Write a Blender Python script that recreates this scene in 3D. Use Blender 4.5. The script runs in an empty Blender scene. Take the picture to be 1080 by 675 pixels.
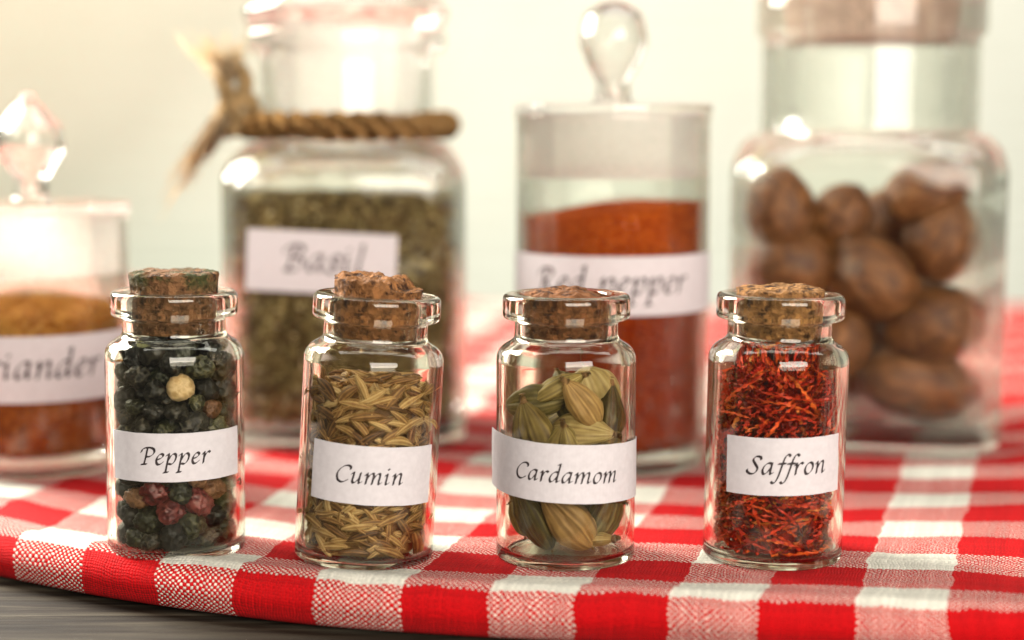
import bpy, bmesh, math, random
import numpy as np
from mathutils import Vector, Matrix, noise

# ------------------------------------------------------------------ basics
SC = bpy.context.scene
COL = SC.collection
MM = 0.001
R2 = math.radians
random.seed(7)
RNG = np.random.default_rng(7)

F_PX, CX, CY, HZ = 1800.0, 540.0, 337.5, 130.0
CAM_H = 70.6
PITCH = math.atan((CY - HZ) / F_PX)


def ray(px, py):
    a, b = (px - CX) / F_PX, (CY - py) / F_PX
    f = Vector((0, math.cos(PITCH), -math.sin(PITCH)))
    u = Vector((0, math.sin(PITCH), math.cos(PITCH)))
    return f + Vector((1, 0, 0)) * a + u * b


def on_z(px, py, z=0.0):
    d = ray(px, py)
    t = (z - CAM_H) / d.z
    return Vector((0, 0, CAM_H)) + d * t


def on_y(px, py, y):
    d = ray(px, py)
    return Vector((0, 0, CAM_H)) + d * (y / d.y)


# ------------------------------------------------------------------ objects
def link(name, me, mat=None, parent=None):
    o = bpy.data.objects.new(name, me)
    COL.objects.link(o)
    if parent is not None:
        o.parent = parent
    if mat is not None:
        for m in (mat if isinstance(mat, (list, tuple)) else [mat]):
            me.materials.append(m)
    return o


def make_mesh(name, V, F, smooth=True, tint=None, uv=None, mats=None):
    me = bpy.data.meshes.new(name)
    V = np.asarray(V, dtype=float) * MM
    me.from_pydata([tuple(v) for v in V], [], [tuple(int(i) for i in f) for f in F])
    me.update()
    if smooth:
        me.polygons.foreach_set('use_smooth', [True] * len(me.polygons))
    if tint is not None:
        a = me.attributes.new('tint', 'FLOAT', 'POINT')
        a.data.foreach_set('value', np.asarray(tint, dtype=np.float32))
    if uv is not None:
        l = me.uv_layers.new(name='weave')
        vi = np.zeros(len(me.loops), dtype=np.int32)
        me.loops.foreach_get('vertex_index', vi)
        l.data.foreach_set('uv', np.asarray(uv, dtype=np.float32)[vi].ravel())
    if mats is not None:
        me.polygons.foreach_set('material_index', mats)
    return me


def tag(o, label=None, cat=None, group=None, kind=None):
    for k, v in (('label', label), ('category', cat), ('group', group), ('kind', kind)):
        if v:
            o[k] = v
    return o


def thing(name, label, cat, M, group=None):
    o = bpy.data.objects.new(name, None)
    o.empty_display_size = 0.005
    COL.objects.link(o)
    o.matrix_world = M
    return tag(o, label, cat, group)


def xf(loc, rz=0.0, lean=0.0, lean_y=0.0):
    """millimetre placement -> matrix; lean = tilt towards +x"""
    return Matrix.Translation(Vector(loc) * MM) @ Matrix.Rotation(lean, 4, 'Y') @ Matrix.Rotation(lean_y, 4, 'X') @ Matrix.Rotation(rz, 4, 'Z')


# ------------------------------------------------------------------ shape helpers
def fillet(pts):
    """pts: (r, z, fillet radius) -> polyline with rounded corners"""
    out = []
    n = len(pts)
    for i, p in enumerate(pts):
        r = p[2] if len(p) > 2 else 0
        P = np.array(p[:2], float)
        if r <= 0 or i in (0, n - 1):
            out.append(P)
            continue
        A, B = np.array(pts[i - 1][:2], float), np.array(pts[i + 1][:2], float)
        a, b = A - P, B - P
        la, lb = np.linalg.norm(a), np.linalg.norm(b)
        a, b = a / la, b / lb
        ang = math.acos(max(-1, min(1, float(a @ b))))
        d = min(r / math.tan(ang / 2), la * .49, lb * .49)
        s, e = P + a * d, P + b * d
        k = 7
        for j in range(k + 1):
            t = j / k
            out.append((1 - t) ** 2 * s * .5 + (1 - t) ** 2 * s * .5 + 2 * t * (1 - t) * P + t * t * e)
    return out


def lathe(prof, n=96):
    """revolve (r,z) list; closes on the axis where r == 0"""
    V, F, rings = [], [], []
    for r, z in prof:
        if r < 1e-6:
            rings.append([len(V)])
            V.append((0, 0, z))
        else:
            rings.append(list(range(len(V), len(V) + n)))
            for k in range(n):
                t = 2 * math.pi * k / n
                V.append((r * math.cos(t), r * math.sin(t), z))
    for A, B in zip(rings[:-1], rings[1:]):
        for k in range(n):
            k2 = (k + 1) % n
            if len(A) == 1 and len(B) == 1:
                break
            if len(A) == 1:
                F.append((A[0], B[k], B[k2]))
            elif len(B) == 1:
                F.append((A[k], B[0], A[k2]))
            else:
                F.append((A[k], B[k], B[k2], A[k2]))
    return np.array(V), F


def rounded_ring(h, hy, rc, n):
    rc = min(rc, h, hy)
    q = n // 4
    P = []
    for c, (sx, sy) in enumerate(((1, 1), (-1, 1), (-1, -1), (1, -1))):
        for k in range(q):
            t = (c + (k + .5) / q) * math.pi / 2
            P.append((sx * (h - rc) + rc * math.cos(t), sy * (hy - rc) + rc * math.sin(t)))
    return P


def loft(rings, close_first=True, close_last=True):
    """rings: list of (list of xy, z)"""
    n = len(rings[0][0])
    V, F = [], []
    for P, z in rings:
        V += [(x, y, z) for x, y in P]
    for i in range(len(rings) - 1):
        for k in range(n):
            k2 = (k + 1) % n
            F.append((i * n + k, i * n + k2, (i + 1) * n + k2, (i + 1) * n + k))
    if close_first:
        F.append(tuple(reversed(range(n))))
    if close_last:
        b = (len(rings) - 1) * n
        F.append(tuple(range(b, b + n)))
    return np.array(V), F


def fix_normals(me):
    bm = bmesh.new()
    bm.from_mesh(me)
    bmesh.ops.recalc_face_normals(bm, faces=bm.faces)
    bm.to_mesh(me)
    bm.free()


def catmull(P, per=8, closed=False):
    P = [np.array(p, float) for p in P]
    if len(P) == 2:
        return [P[0] + (P[1] - P[0]) * t for t in np.linspace(0, 1, per)]
    out = []
    n = len(P)
    for i in range(n - 1):
        p0 = P[i - 1] if i > 0 else 2 * P[0] - P[1]
        p1, p2 = P[i], P[i + 1]
        p3 = P[i + 2] if i + 2 < n else 2 * P[-1] - P[-2]
        for t in np.linspace(0, 1, per, endpoint=False):
            out.append(.5 * ((2 * p1) + (p2 - p0) * t + (2 * p0 - 5 * p1 + 4 * p2 - p3) * t * t + (3 * p1 - p0 - 3 * p2 + p3) * t ** 3))
    out.append(P[-1])
    return out


def tube(path, rad, n=6, flat=1.0):
    path = [np.array(p, float) for p in path]
    m = len(path)
    rad = rad if hasattr(rad, '__len__') else [rad] * m
    V, F = [], []
    up = np.array((.13, .27, .95))
    for i in range(m):
        t = path[min(i + 1, m - 1)] - path[max(i - 1, 0)]
        t = t / (np.linalg.norm(t) + 1e-9)
        a = np.cross(t, up)
        if np.linalg.norm(a) < .05:
            a = np.cross(t, (1, 0, 0))
        a /= np.linalg.norm(a)
        b = np.cross(t, a)
        up = b if abs(b @ up) > .2 else up
        for k in range(n):
            w = 2 * math.pi * k / n
            V.append(path[i] + rad[i] * (a * math.cos(w) + flat * b * math.sin(w)))
    for i in range(m - 1):
        for k in range(n):
            k2 = (k + 1) % n
            F.append((i * n + k, i * n + k2, (i + 1) * n + k2, (i + 1) * n + k))
    F.append(tuple(reversed(range(n))))
    F.append(tuple(range((m - 1) * n, m * n)))
    return np.array(V), F


class Acc:
    def __init__(self):
        self.V, self.F, self.T, self.n = [], [], [], 0

    def add(self, V, F, t=0.0):
        V = np.asarray(V, float)
        self.V.append(V)
        self.F += [tuple(i + self.n for i in f) for f in F]
        self.T.append(np.full(len(V), t) if np.isscalar(t) else np.asarray(t))
        self.n += len(V)

    def mesh(self, name, **k):
        return make_mesh(name, np.vstack(self.V), self.F, tint=np.concatenate(self.T), **k)


def ico(sub):
    bm = bmesh.new()
    bmesh.ops.create_icosphere(bm, subdivisions=sub, radius=1)
    V = np.array([v.co[:] for v in bm.verts])
    F = [[v.index for v in f.verts] for f in bm.faces]
    bm.free()
    return V, F


def nz(p, s=1.0, o=0):
    return noise.noise(Vector((p[0] * s + o, p[1] * s + o * 1.7, p[2] * s - o)))


# ------------------------------------------------------------------ node helpers
class NT:
    def __init__(self, name):
        self.m = bpy.data.materials.new(name)
        self.m.use_nodes = True
        self.t = self.m.node_tree
        self.t.nodes.clear()
        self.out = self.t.nodes.new('ShaderNodeOutputMaterial')

    def n(self, typ, **kw):
        nd = self.t.nodes.new('ShaderNode' + typ)
        for k, v in kw.items():
            setattr(nd, k, v)
        return nd

    def l(self, a, b):
        self.t.links.new(a, b)

    def setin(self, nd, key, v):
        s = nd.inputs[key]
        if hasattr(v, 'is_linked') or isinstance(v, bpy.types.NodeSocket):
            self.l(v, s)
        else:
            s.default_value = v

    def math(self, op, a, b=None, c=None):
        nd = self.n('Math', operation=op)
        for i, v in enumerate((a, b, c)):
            if v is not None:
                self.setin(nd, i, v)
        return nd.outputs[0]

    def mix(self, f, a, b, blend='MIX'):
        nd = self.n('Mix', data_type='RGBA', blend_type=blend)
        self.setin(nd, 0, f)
        self.setin(nd, 6, a if not isinstance(a, tuple) or len(a) == 4 else (*a, 1))
        self.setin(nd, 7, b if not isinstance(b, tuple) or len(b) == 4 else (*b, 1))
        return nd.outputs[2]

    def noise(self, vec, scale, detail=4, rough=.55, dist=0):
        nd = self.n('TexNoise')
        if vec is not None:
            self.l(vec, nd.inputs['Vector'])
        nd.inputs['Scale'].default_value = scale
        nd.inputs['Detail'].default_value = detail
        nd.inputs['Roughness'].default_value = rough
        nd.inputs['Distortion'].default_value = dist
        return nd.outputs['Fac']

    def voro(self, vec, scale, feature='F1', out='Distance'):
        nd = self.n('TexVoronoi', feature=feature)
        if vec is not None:
            self.l(vec, nd.inputs['Vector'])
        nd.inputs['Scale'].default_value = scale
        return nd.outputs[out]

    def ramp(self, f, stops, interp='LINEAR'):
        nd = self.n('ValToRGB')
        nd.color_ramp.interpolation = interp
        e = nd.color_ramp.elements
        while len(e) < len(stops):
            e.new(.5)
        for i, (p, c) in enumerate(stops):
            e[i].position = p
            e[i].color = (*c, 1) if len(c) == 3 else c
        self.l(f, nd.inputs[0])
        return nd.outputs[0]

    def obj(self):
        return self.n('TexCoord').outputs['Object']

    def bump(self, h, strength=.5, dist=.0002, normal=None):
        nd = self.n('Bump')
        nd.inputs['Strength'].default_value = strength
        nd.inputs['Distance'].default_value = dist
        self.l(h, nd.inputs['Height'])
        if normal is not None:
            self.l(normal, nd.inputs['Normal'])
        return nd.outputs[0]

    def pbr(self, color, rough=.6, normal=None, spec=.5, **kw):
        b = self.n('BsdfPrincipled')
        self.setin(b, 'Base Color', color if not isinstance(color, tuple) or len(color) == 4 else (*color, 1))
        self.setin(b, 'Roughness', rough)
        self.setin(b, 'Specular IOR Level', spec)
        for k, v in kw.items():
            self.setin(b, k.replace('_', ' '), v)
        if normal is not None:
            self.l(normal, b.inputs['Normal'])
        self.l(b.outputs[0], self.out.inputs[0])
        return self.m

    def attr(self, name='tint'):
        nd = self.n('Attribute', attribute_name=name)
        return nd.outputs['Fac']

    def objrand(self):
        return self.n('ObjectInfo').outputs['Random']


# ------------------------------------------------------------------ materials
def glass_mat(name, color=(.985, .985, .97), ior=1.48, rough=0.0, clear=0.0):
    """solid clear glass, slightly uneven as moulded bottles are"""
    k = NT(name)
    g = k.n('BsdfGlass')
    g.inputs['Color'].default_value = (*color, 1)
    g.inputs['IOR'].default_value = ior
    g.inputs['Roughness'].default_value = rough
    k.l(k.bump(k.noise(k.obj(), 130, 1), .10, .0006), g.inputs['Normal'])
    if clear:
        tr = k.n('BsdfTransparent')
        tr.inputs[0].default_value = (*color, 1)
        m = k.n('MixShader')
        m.inputs[0].default_value = clear
        k.l(g.outputs[0], m.inputs[1])
        k.l(tr.outputs[0], m.inputs[2])
        k.l(m.outputs[0], k.out.inputs[0])
    else:
        k.l(g.outputs[0], k.out.inputs[0])
    return k.m


def frosted_mat():
    k = NT('ground_glass')
    v = k.obj()
    n1 = k.noise(v, 900, 3)
    tr = k.n('BsdfTransparent')
    tr.inputs[0].default_value = (.97, .96, .95, 1)
    df = k.n('BsdfDiffuse')
    df.inputs[0].default_value = (.93, .90, .88, 1)
    tl = k.n('BsdfTranslucent')
    tl.inputs[0].default_value = (.97, .94, .92, 1)
    a = k.n('MixShader')
    a.inputs[0].default_value = .72
    k.l(df.outputs[0], a.inputs[1])
    k.l(tl.outputs[0], a.inputs[2])
    b = k.n('MixShader')
    k.l(k.math('MULTIPLY_ADD', n1, .2, .40), b.inputs[0])
    k.l(tr.outputs[0], b.inputs[1])
    k.l(a.outputs[0], b.inputs[2])
    k.l(b.outputs[0], k.out.inputs[0])
    return k.m


def cork_mat(name, base=(.27, .115, .038), dark=(.035, .012, .005), moss=None):
    k = NT(name)
    v = k.obj()
    cell = k.n('TexVoronoi')
    k.l(v, cell.inputs['Vector'])
    cell.inputs['Scale'].default_value = 1100
    g = k.n('RGBToBW')
    k.l(cell.outputs['Color'], g.inputs[0])
    col = k.ramp(g.outputs[0], [(0.1, tuple(c * .6 for c in base)), (.5, base), (.95, tuple(min(1, c * 1.45) for c in base))])
    n1 = k.noise(v, 620, 5, .7)
    pits = k.ramp(n1, [(.40, (1, 1, 1)), (.49, (0, 0, 0))])
    col = k.mix(pits, col, dark)
    n0 = k.noise(v, 210, 3, .6)
    col = k.mix(k.ramp(n0, [(.4, (0, 0, 0)), (.75, (.55, .55, .55))]), col, tuple(c * .5 for c in base))
    if moss:
        n3 = k.noise(v, 260, 4, .65)
        z = k.n('SeparateXYZ')
        k.l(v, z.inputs[0])
        up = k.n('MapRange')
        k.l(z.outputs['Z'], up.inputs[0])
        up.inputs[1].default_value, up.inputs[2].default_value = .0425, .0455
        f = k.math('MULTIPLY', k.ramp(n3, [(.46, (0, 0, 0)), (.6, (1, 1, 1))]), up.outputs[0])
        col = k.mix(k.math('MULTIPLY', f, .85), col, moss)
    h = k.math('ADD', k.math('MULTIPLY', n1, 1.2), k.math('MULTIPLY', cell.outputs['Distance'], .5))
    return k.pbr(col, .85, k.bump(h, 1.0, .0012), .25)


def paper_mat():
    k = NT('label_paper')
    v = k.obj()
    n1 = k.noise(v, 900, 4)
    c = k.ramp(n1, [(.3, (.50, .47, .485)), (.7, (.56, .53, .545))])
    return k.pbr(c, .7, k.bump(n1, .15, .0001), .3)


def ink_mat():
    k = NT('label_ink')
    n1 = k.noise(k.obj(), 1500, 3)
    return k.pbr(k.ramp(n1, [(.35, (.012, .008, .01)), (.75, (.05, .035, .035))]), .6, None, .3)


CHK = 13.2


def cloth_mat():
    k = NT('gingham_cotton')
    uv = k.n('UVMap', uv_map='weave').outputs[0]
    wob = k.n('TexNoise')
    k.l(uv, wob.inputs['Vector'])
    wob.inputs['Scale'].default_value = .22
    wob.inputs['Detail'].default_value = 3
    sub = k.n('VectorMath', operation='SUBTRACT')
    k.l(wob.outputs['Color'], sub.inputs[0])
    sub.inputs[1].default_value = (.5, .5, .5)
    sc = k.n('VectorMath', operation='MULTIPLY_ADD')
    k.l(sub.outputs[0], sc.inputs[0])
    sc.inputs[1].default_value = (1.9, 1.9, 0)
    k.l(uv, sc.inputs[2])
    s = k.n('SeparateXYZ')
    k.l(sc.outputs[0], s.inputs[0])
    U, Vv = s.outputs['X'], s.outputs['Y']
    p = .49
    per = round(CHK / p)
    p = CHK / per
    perv = round(11.7 / p)
    iu, iv = k.math('FLOOR', k.math('DIVIDE', U, p)), k.math('FLOOR', k.math('DIVIDE', Vv, p))

    def par(x):
        return k.math('FLOORED_MODULO', x, 2.0)
    cu = par(k.math('FLOOR', k.math('DIVIDE', k.math('ADD', iu, .5), per)))
    cv = par(k.math('FLOOR', k.math('DIVIDE', k.math('ADD', iv, .5), perv)))
    top = par(k.math('ADD', iu, iv))
    fu = k.math('SUBTRACT', k.math('FRACT', k.math('DIVIDE', U, p)), .5)
    fv = k.math('SUBTRACT', k.math('FRACT', k.math('DIVIDE', Vv, p)), .5)
    red_f = k.math('ADD', k.math('MULTIPLY', top, cu), k.math('MULTIPLY', k.math('SUBTRACT', 1.0, top), cv))
    edge = k.math('GREATER_THAN', k.math('MAXIMUM', k.math('ABSOLUTE', fu), k.math('ABSOLUTE', fv)), .385)
    under = k.math('ADD', k.math('MULTIPLY', k.math('SUBTRACT', 1.0, top), cu), k.math('MULTIPLY', top, cv))
    red_f = k.math('MAXIMUM', red_f, k.math('MULTIPLY', edge, under))
    # per thread shade
    w1 = k.n('TexWhiteNoise', noise_dimensions='1D')
    k.l(k.math('ADD', k.math('MULTIPLY', iu, top), k.math('MULTIPLY', k.math('MULTIPLY_ADD', iv, 1.37, 500.0), k.math('SUBTRACT', 1.0, top))), w1.inputs['W'])
    soft = k.noise(sc.outputs[0], 2.2, 3)
    shade = k.math('ADD', k.math('MULTIPLY', w1.outputs[0], .32), k.math('MULTIPLY_ADD', soft, .4, .53))
    base = k.mix(red_f, (.70, .675, .585), (.47, .003, .005))
    cg = k.n('CombineColor')
    for i in range(3):
        k.l(shade, cg.inputs[i])
    col = k.mix(1.0, base, cg.outputs[0], 'MULTIPLY')
    h = k.math('MULTIPLY', k.math('COSINE', k.math('MULTIPLY', fu, 2.9)), k.math('COSINE', k.math('MULTIPLY', fv, 2.9)))
    fuzz = k.noise(sc.outputs[0], 7.0, 2)
    h = k.math('ADD', h, k.math('MULTIPLY', fuzz, .35))
    b = k.bump(h, .75, .00022)
    return k.pbr(col, .9, b, .08, Sheen_Weight=.02, Sheen_Roughness=.5)


def wood_mat():
    k = NT('weathered_board')
    v = k.obj()
    mp = k.n('Mapping')
    k.l(v, mp.inputs[0])
    mp.inputs['Scale'].default_value = (6, 90, 60)
    n1 = k.noise(mp.outputs[0], 2.2, 6, .65, .6)
    mp2 = k.n('Mapping')
    k.l(v, mp2.inputs[0])
    mp2.inputs['Scale'].default_value = (10, 260, 100)
    n2 = k.noise(mp2.outputs[0], 3, 4, .6)
    c = k.ramp(n1, [(.34, (.006, .004, .0025)), (.46, (.018, .012, .007)), (.56, (.05, .041, .028)), (.75, (.13, .112, .082))])
    c = k.mix(k.ramp(n2, [(.35, (.6, .6, .6)), (.5, (0, 0, 0))]), c, (.03, .026, .02))
    h = k.math('ADD', n1, k.math('MULTIPLY', n2, .6))
    return k.pbr(c, .75, k.bump(h, .6, .001), .12)


def wall_mat():
    k = NT('cream_plaster')
    n1 = k.noise(k.obj(), 6, 3)
    return k.pbr(k.ramp(n1, [(.3, (.70, .715, .66)), (.7, (.73, .75, .70))]), .9, None, .2)


def slat_mat():
    k = NT('cream_slat_paint')
    n1 = k.noise(k.obj(), 14, 3)
    return k.pbr(k.ramp(n1, [(.3, (.625, .645, .575)), (.7, (.665, .685, .62))]), .7, None, .3)


def seed_mat(name, stops, rough=.6, spec=.35, bscale=900, vary=.6):
    k = NT(name)
    r = k.objrand()
    t = k.attr()
    n1 = k.noise(k.obj(), bscale, 3)
    f = k.math('ADD', k.math('MULTIPLY', r, vary), k.math('ADD', k.math('MULTIPLY', t, .55), k.math('MULTIPLY', k.math('SUBTRACT', n1, .5), .5)))
    return k.pbr(k.ramp(f, stops), rough, k.bump(n1, .3, .0002), spec)


def pepper_mat(name, stops, rough=.46):
    k = NT(name)
    v = k.obj()
    r = k.objrand()
    n1 = k.noise(v, 700, 5, .65)
    t = k.attr()
    f = k.math('ADD', k.math('MULTIPLY', n1, .5), k.math('ADD', k.math('MULTIPLY', r, .3), k.math('MULTIPLY', t, .35)))
    return k.pbr(k.ramp(f, stops), rough, k.bump(n1, .8, .0005), .45)


def powder_mat(name, stops, scale=900, spec=.1, strength=.9, low=None, zlow=0, zhigh=1):
    k = NT(name)
    v = k.obj()
    n1 = k.noise(v, scale, 6, .75)
    n2 = k.noise(v, 60, 3, .6)
    vo = k.n('TexVoronoi')
    k.l(v, vo.inputs['Vector'])
    vo.inputs['Scale'].default_value = scale * 1.2
    g = k.n('RGBToBW')
    k.l(vo.outputs['Color'], g.inputs[0])
    f = k.math('ADD', k.math('MULTIPLY', g.outputs[0], .35), k.math('ADD', k.math('MULTIPLY', n1, .4), k.math('MULTIPLY', n2, .3)))
    c = k.ramp(f, stops)
    if low:       # darker, redder lower part: lit top and red cloth spill put into colour
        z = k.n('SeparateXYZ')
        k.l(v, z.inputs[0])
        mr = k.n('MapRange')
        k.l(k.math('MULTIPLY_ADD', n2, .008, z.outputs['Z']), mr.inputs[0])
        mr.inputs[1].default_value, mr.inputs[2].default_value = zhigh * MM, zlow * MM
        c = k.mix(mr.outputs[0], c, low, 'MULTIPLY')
    return k.pbr(c, .9, k.bump(k.math('ADD', n1, vo.outputs['Distance']), strength, .0008), spec)


def nutmeg_mat():
    k = NT('nutmeg_shell')
    v = k.obj()
    n1 = k.noise(v, 130, 6, .65, 1.2)
    t = k.attr()
    f = k.math('ADD', k.math('MULTIPLY', n1, .45), k.math('MULTIPLY', t, .25))
    c = k.ramp(f, [(.16, (.022, .007, .002)), (.30, (.075, .025, .007)), (.44, (.17, .063, .017)), (.7, (.42, .19, .07))])
    return k.pbr(c, .5, k.bump(n1, .7, .0012), .4)


def flake_mat():
    k = NT('dried_basil_leaf')
    t = k.attr()
    n1 = k.noise(k.obj(), 500, 3)
    f = k.math('ADD', k.math('MULTIPLY', t, .8), k.math('MULTIPLY', n1, .25))
    c = k.ramp(f, [(.05, (.03, .016, .007)), (.3, (.10, .062, .024)), (.55, (.19, .135, .05)), (.75, (.31, .235, .10)), (.95, (.55, .44, .26))])
    return k.pbr(c, .8, None, .2)


def fibre_mat(name, stops, glow=False):
    k = NT(name)
    t = k.attr()
    n1 = k.noise(k.obj(), 1200, 4, .7)
    f = k.math('ADD', k.math('MULTIPLY', t, .6), k.math('MULTIPLY', n1, .45))
    c = k.ramp(f, stops)
    if glow:      # thin fibres let light through
        d, tl, m = k.n('BsdfDiffuse'), k.n('BsdfTranslucent'), k.n('MixShader')
        k.l(c, d.inputs[0])
        k.l(c, tl.inputs[0])
        m.inputs[0].default_value = .7
        k.l(d.outputs[0], m.inputs[1])
        k.l(tl.outputs[0], m.inputs[2])
        k.l(m.outputs[0], k.out.inputs[0])
        return k.m
    return k.pbr(c, .85, k.bump(n1, .8, .0004), .2)


GLASS = glass_mat('clear_glass', (.975, .97, .93))
THICK = glass_mat('thick_jar_glass', (.98, .985, .965), clear=.4)
KNOBG = glass_mat('solid_knob_glass', (.99, .99, .98), ior=1.46, clear=.25)
FROST = frosted_mat()
PAPER, INK = paper_mat(), ink_mat()

# ------------------------------------------------------------------ broad-nib lettering
def _stem(x=.15):
    return [(x - .14, .80), (x - .04, .96), (x, .86), (x, .0)]


GL = {
    'n': (.86, [_stem(), [(.15, .35), (.32, .82), (.52, 1.0), (.64, .86), (.63, .2), (.69, .03), (.84, .17)]]),
    'm': (1.34, [_stem(), [(.15, .35), (.32, .82), (.5, 1.0), (.61, .86), (.61, .0)], [(.61, .35), (.78, .82), (.97, 1.0), (1.08, .86), (1.07, .2), (1.13, .03), (1.28, .17)]]),
    'u': (.86, [[(.0, .80), (.1, .96), (.15, .85), (.13, .25), (.2, .03), (.36, .08), (.6, .5)], [(.63, .98), (.61, .2), (.67, .03), (.82, .17)]]),
    'i': (.46, [[(.0, .80), (.1, .96), (.15, .85), (.14, .2), (.2, .03), (.36, .17)], [(.14, 1.42), (.2, 1.36)]]),
    'e': (.64, [[(.09, .46), (.36, .58), (.52, .8), (.42, .98), (.24, .93), (.07, .6), (.07, .25), (.2, .02), (.4, .07), (.56, .24)]]),
    'r': (.62, [_stem(), [(.15, .4), (.3, .84), (.47, 1.0), (.6, .9)]]),
    'a': (.84, [[(.62, .93), (.42, 1.0), (.17, .78), (.05, .36), (.15, .03), (.36, .14), (.6, .62)], [(.65, 1.0), (.6, .3), (.64, .04), (.8, .17)]]),
    'd': (.84, [[(.62, .93), (.42, 1.0), (.17, .78), (.05, .36), (.15, .03), (.36, .14), (.6, .62)], [(.52, 1.66), (.66, 1.72), (.66, 1.5), (.6, .3), (.64, .04), (.8, .17)]]),
    'o': (.72, [[(.4, 1.0), (.16, .82), (.05, .4), (.18, .03), (.42, .06), (.62, .42), (.6, .82), (.4, 1.0)]]),
    'p': (.80, [[(-.02, .82), (.1, .97), (.15, .85), (.1, .0), (.08, -.68)], [(-.06, -.70), (.26, -.66)], [(.15, .38), (.32, .82), (.52, 1.0), (.68, .8), (.64, .36), (.44, .05), (.2, .1)]]),
    'f': (.50, [[(.86, 1.58), (.74, 1.74), (.56, 1.62), (.42, 1.1), (.24, -.1), (.08, -.62), (-.08, -.74), (-.2, -.6)], [(.12, .94), (.62, .96)]]),
    's': (.66, [[(.64, .84), (.46, 1.02), (.18, .9), (.22, .62), (.5, .40), (.50, .10), (.24, -.02), (.0, .16)]]),
    'l': (.46, [[(.08, 1.62), (.2, 1.72), (.22, 1.55), (.15, .2), (.2, .03), (.36, .17)]]),
    'C': (1.06, [[(1.02, 1.2), (1.0, 1.42), (.76, 1.54), (.36, 1.32), (.08, .74), (.2, .16), (.56, -.02), (.96, .24)]]),
    'P': (1.0, [[(.4, 1.46), (.34, .6), (.28, .05)], [(.06, -.02), (.48, .03)], [(-.06, 1.1), (.06, 1.4), (.46, 1.54), (.86, 1.42), (.94, 1.08), (.7, .76), (.36, .68)]]),
    'R': (1.2, [[(.4, 1.46), (.34, .6), (.28, .05)], [(.06, -.02), (.48, .03)], [(-.06, 1.1), (.06, 1.4), (.46, 1.54), (.84, 1.42), (.9, 1.12), (.68, .84), (.4, .76)], [(.46, .78), (.66, .4), (.86, .06), (1.14, .04)]]),
    'B': (1.08, [[(.4, 1.46), (.34, .6), (.28, .02)], [(-.06, 1.1), (.06, 1.4), (.46, 1.54), (.82, 1.44), (.86, 1.14), (.64, .86), (.4, .8)], [(.4, .82), (.78, .8), (.94, .52), (.78, .12), (.42, .0), (.1, .06)]]),
    'S': (.92, [[(.9, 1.26), (.82, 1.48), (.52, 1.5), (.34, 1.22), (.52, .86), (.72, .5), (.6, .1), (.28, -.02), (.0, .18), (.0, .34)]]),
    ' ': (.5, []),
}


def text_mesh(text, width, res=.055):
    """lettering written with a broad nib; returns flat (x, y) verts in mm, centred in x, baseline y=0, x-height scale"""
    adv = 0
    segs = []
    for ch in text:
        w, strokes = GL[ch]
        for s in strokes:
            P = catmull(s, 10)
            # resample
            for a, b in zip(P[:-1], P[1:]):
                n = max(1, int(np.linalg.norm(b - a) / .025))
                for i in range(n):
                    q = a + (b - a) * i / n
                    segs.append((q[0] + adv, q[1]))
            segs.append((P[-1][0] + adv, P[-1][1]))
        adv += w + .13
    segs = np.array(segs)
    segs[:, 0] *= 1.2
    segs[:, 0] += segs[:, 1] * .16
    lo, hi = segs.min(0) - .2, segs.max(0) + .2
    nib = np.array((math.cos(R2(40)), math.sin(R2(40)))) * .105
    rr = .026
    h = res
    nx, ny = int((hi[0] - lo[0]) / h) + 2, int((hi[1] - lo[1]) / h) + 2
    D = np.full((nx, ny), 9.0)
    X = lo[0] + np.arange(nx) * h
    Y = lo[1] + np.arange(ny) * h
    for q in segs:
        i0, i1 = int((q[0] - .22 - lo[0]) / h), int((q[0] + .22 - lo[0]) / h) + 2
        j0, j1 = int((q[1] - .22 - lo[1]) / h), int((q[1] + .22 - lo[1]) / h) + 2
        i0, j0 = max(0, i0), max(0, j0)
        gx, gy = np.meshgrid(X[i0:i1] - q[0], Y[j0:j1] - q[1], indexing='ij')
        t = np.clip((gx * nib[0] + gy * nib[1]) / (nib @ nib), -1, 1)
        d = np.hypot(gx - t * nib[0], gy - t * nib[1]) - rr
        D[i0:i1, j0:j1] = np.minimum(D[i0:i1, j0:j1], d)
    V, F, key = [], [], {}

    def vid(kk, p):
        if kk not in key:
            key[kk] = len(V)
            V.append(p)
        return key[kk]
    near = np.argwhere(np.minimum.reduce([D[:-1, :-1], D[1:, :-1], D[1:, 1:], D[:-1, 1:]]) < 0)
    for i, j in near:
        c = [(i, j), (i + 1, j), (i + 1, j + 1), (i, j + 1)]
        poly = []
        for a in range(4):
            A, B = c[a], c[(a + 1) % 4]
            da, db = D[A], D[B]
            if da < 0:
                poly.append(vid(('v', A), (X[A[0]], Y[A[1]])))
            if (da < 0) != (db < 0):
                t = da / (da - db)
                kk = ('e',) + tuple(sorted((A, B)))
                poly.append(vid(kk, (X[A[0]] + (X[B[0]] - X[A[0]]) * t, Y[A[1]] + (Y[B[1]] - Y[A[1]]) * t)))
        if len(poly) >= 3:
            F.append(poly)
    V = np.array(V)
    x0, x1 = V[:, 0].min(), V[:, 0].max()
    s = width / (x1 - x0)
    V[:, 0] -= (x0 + x1) / 2
    return V * s, F, s


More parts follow.
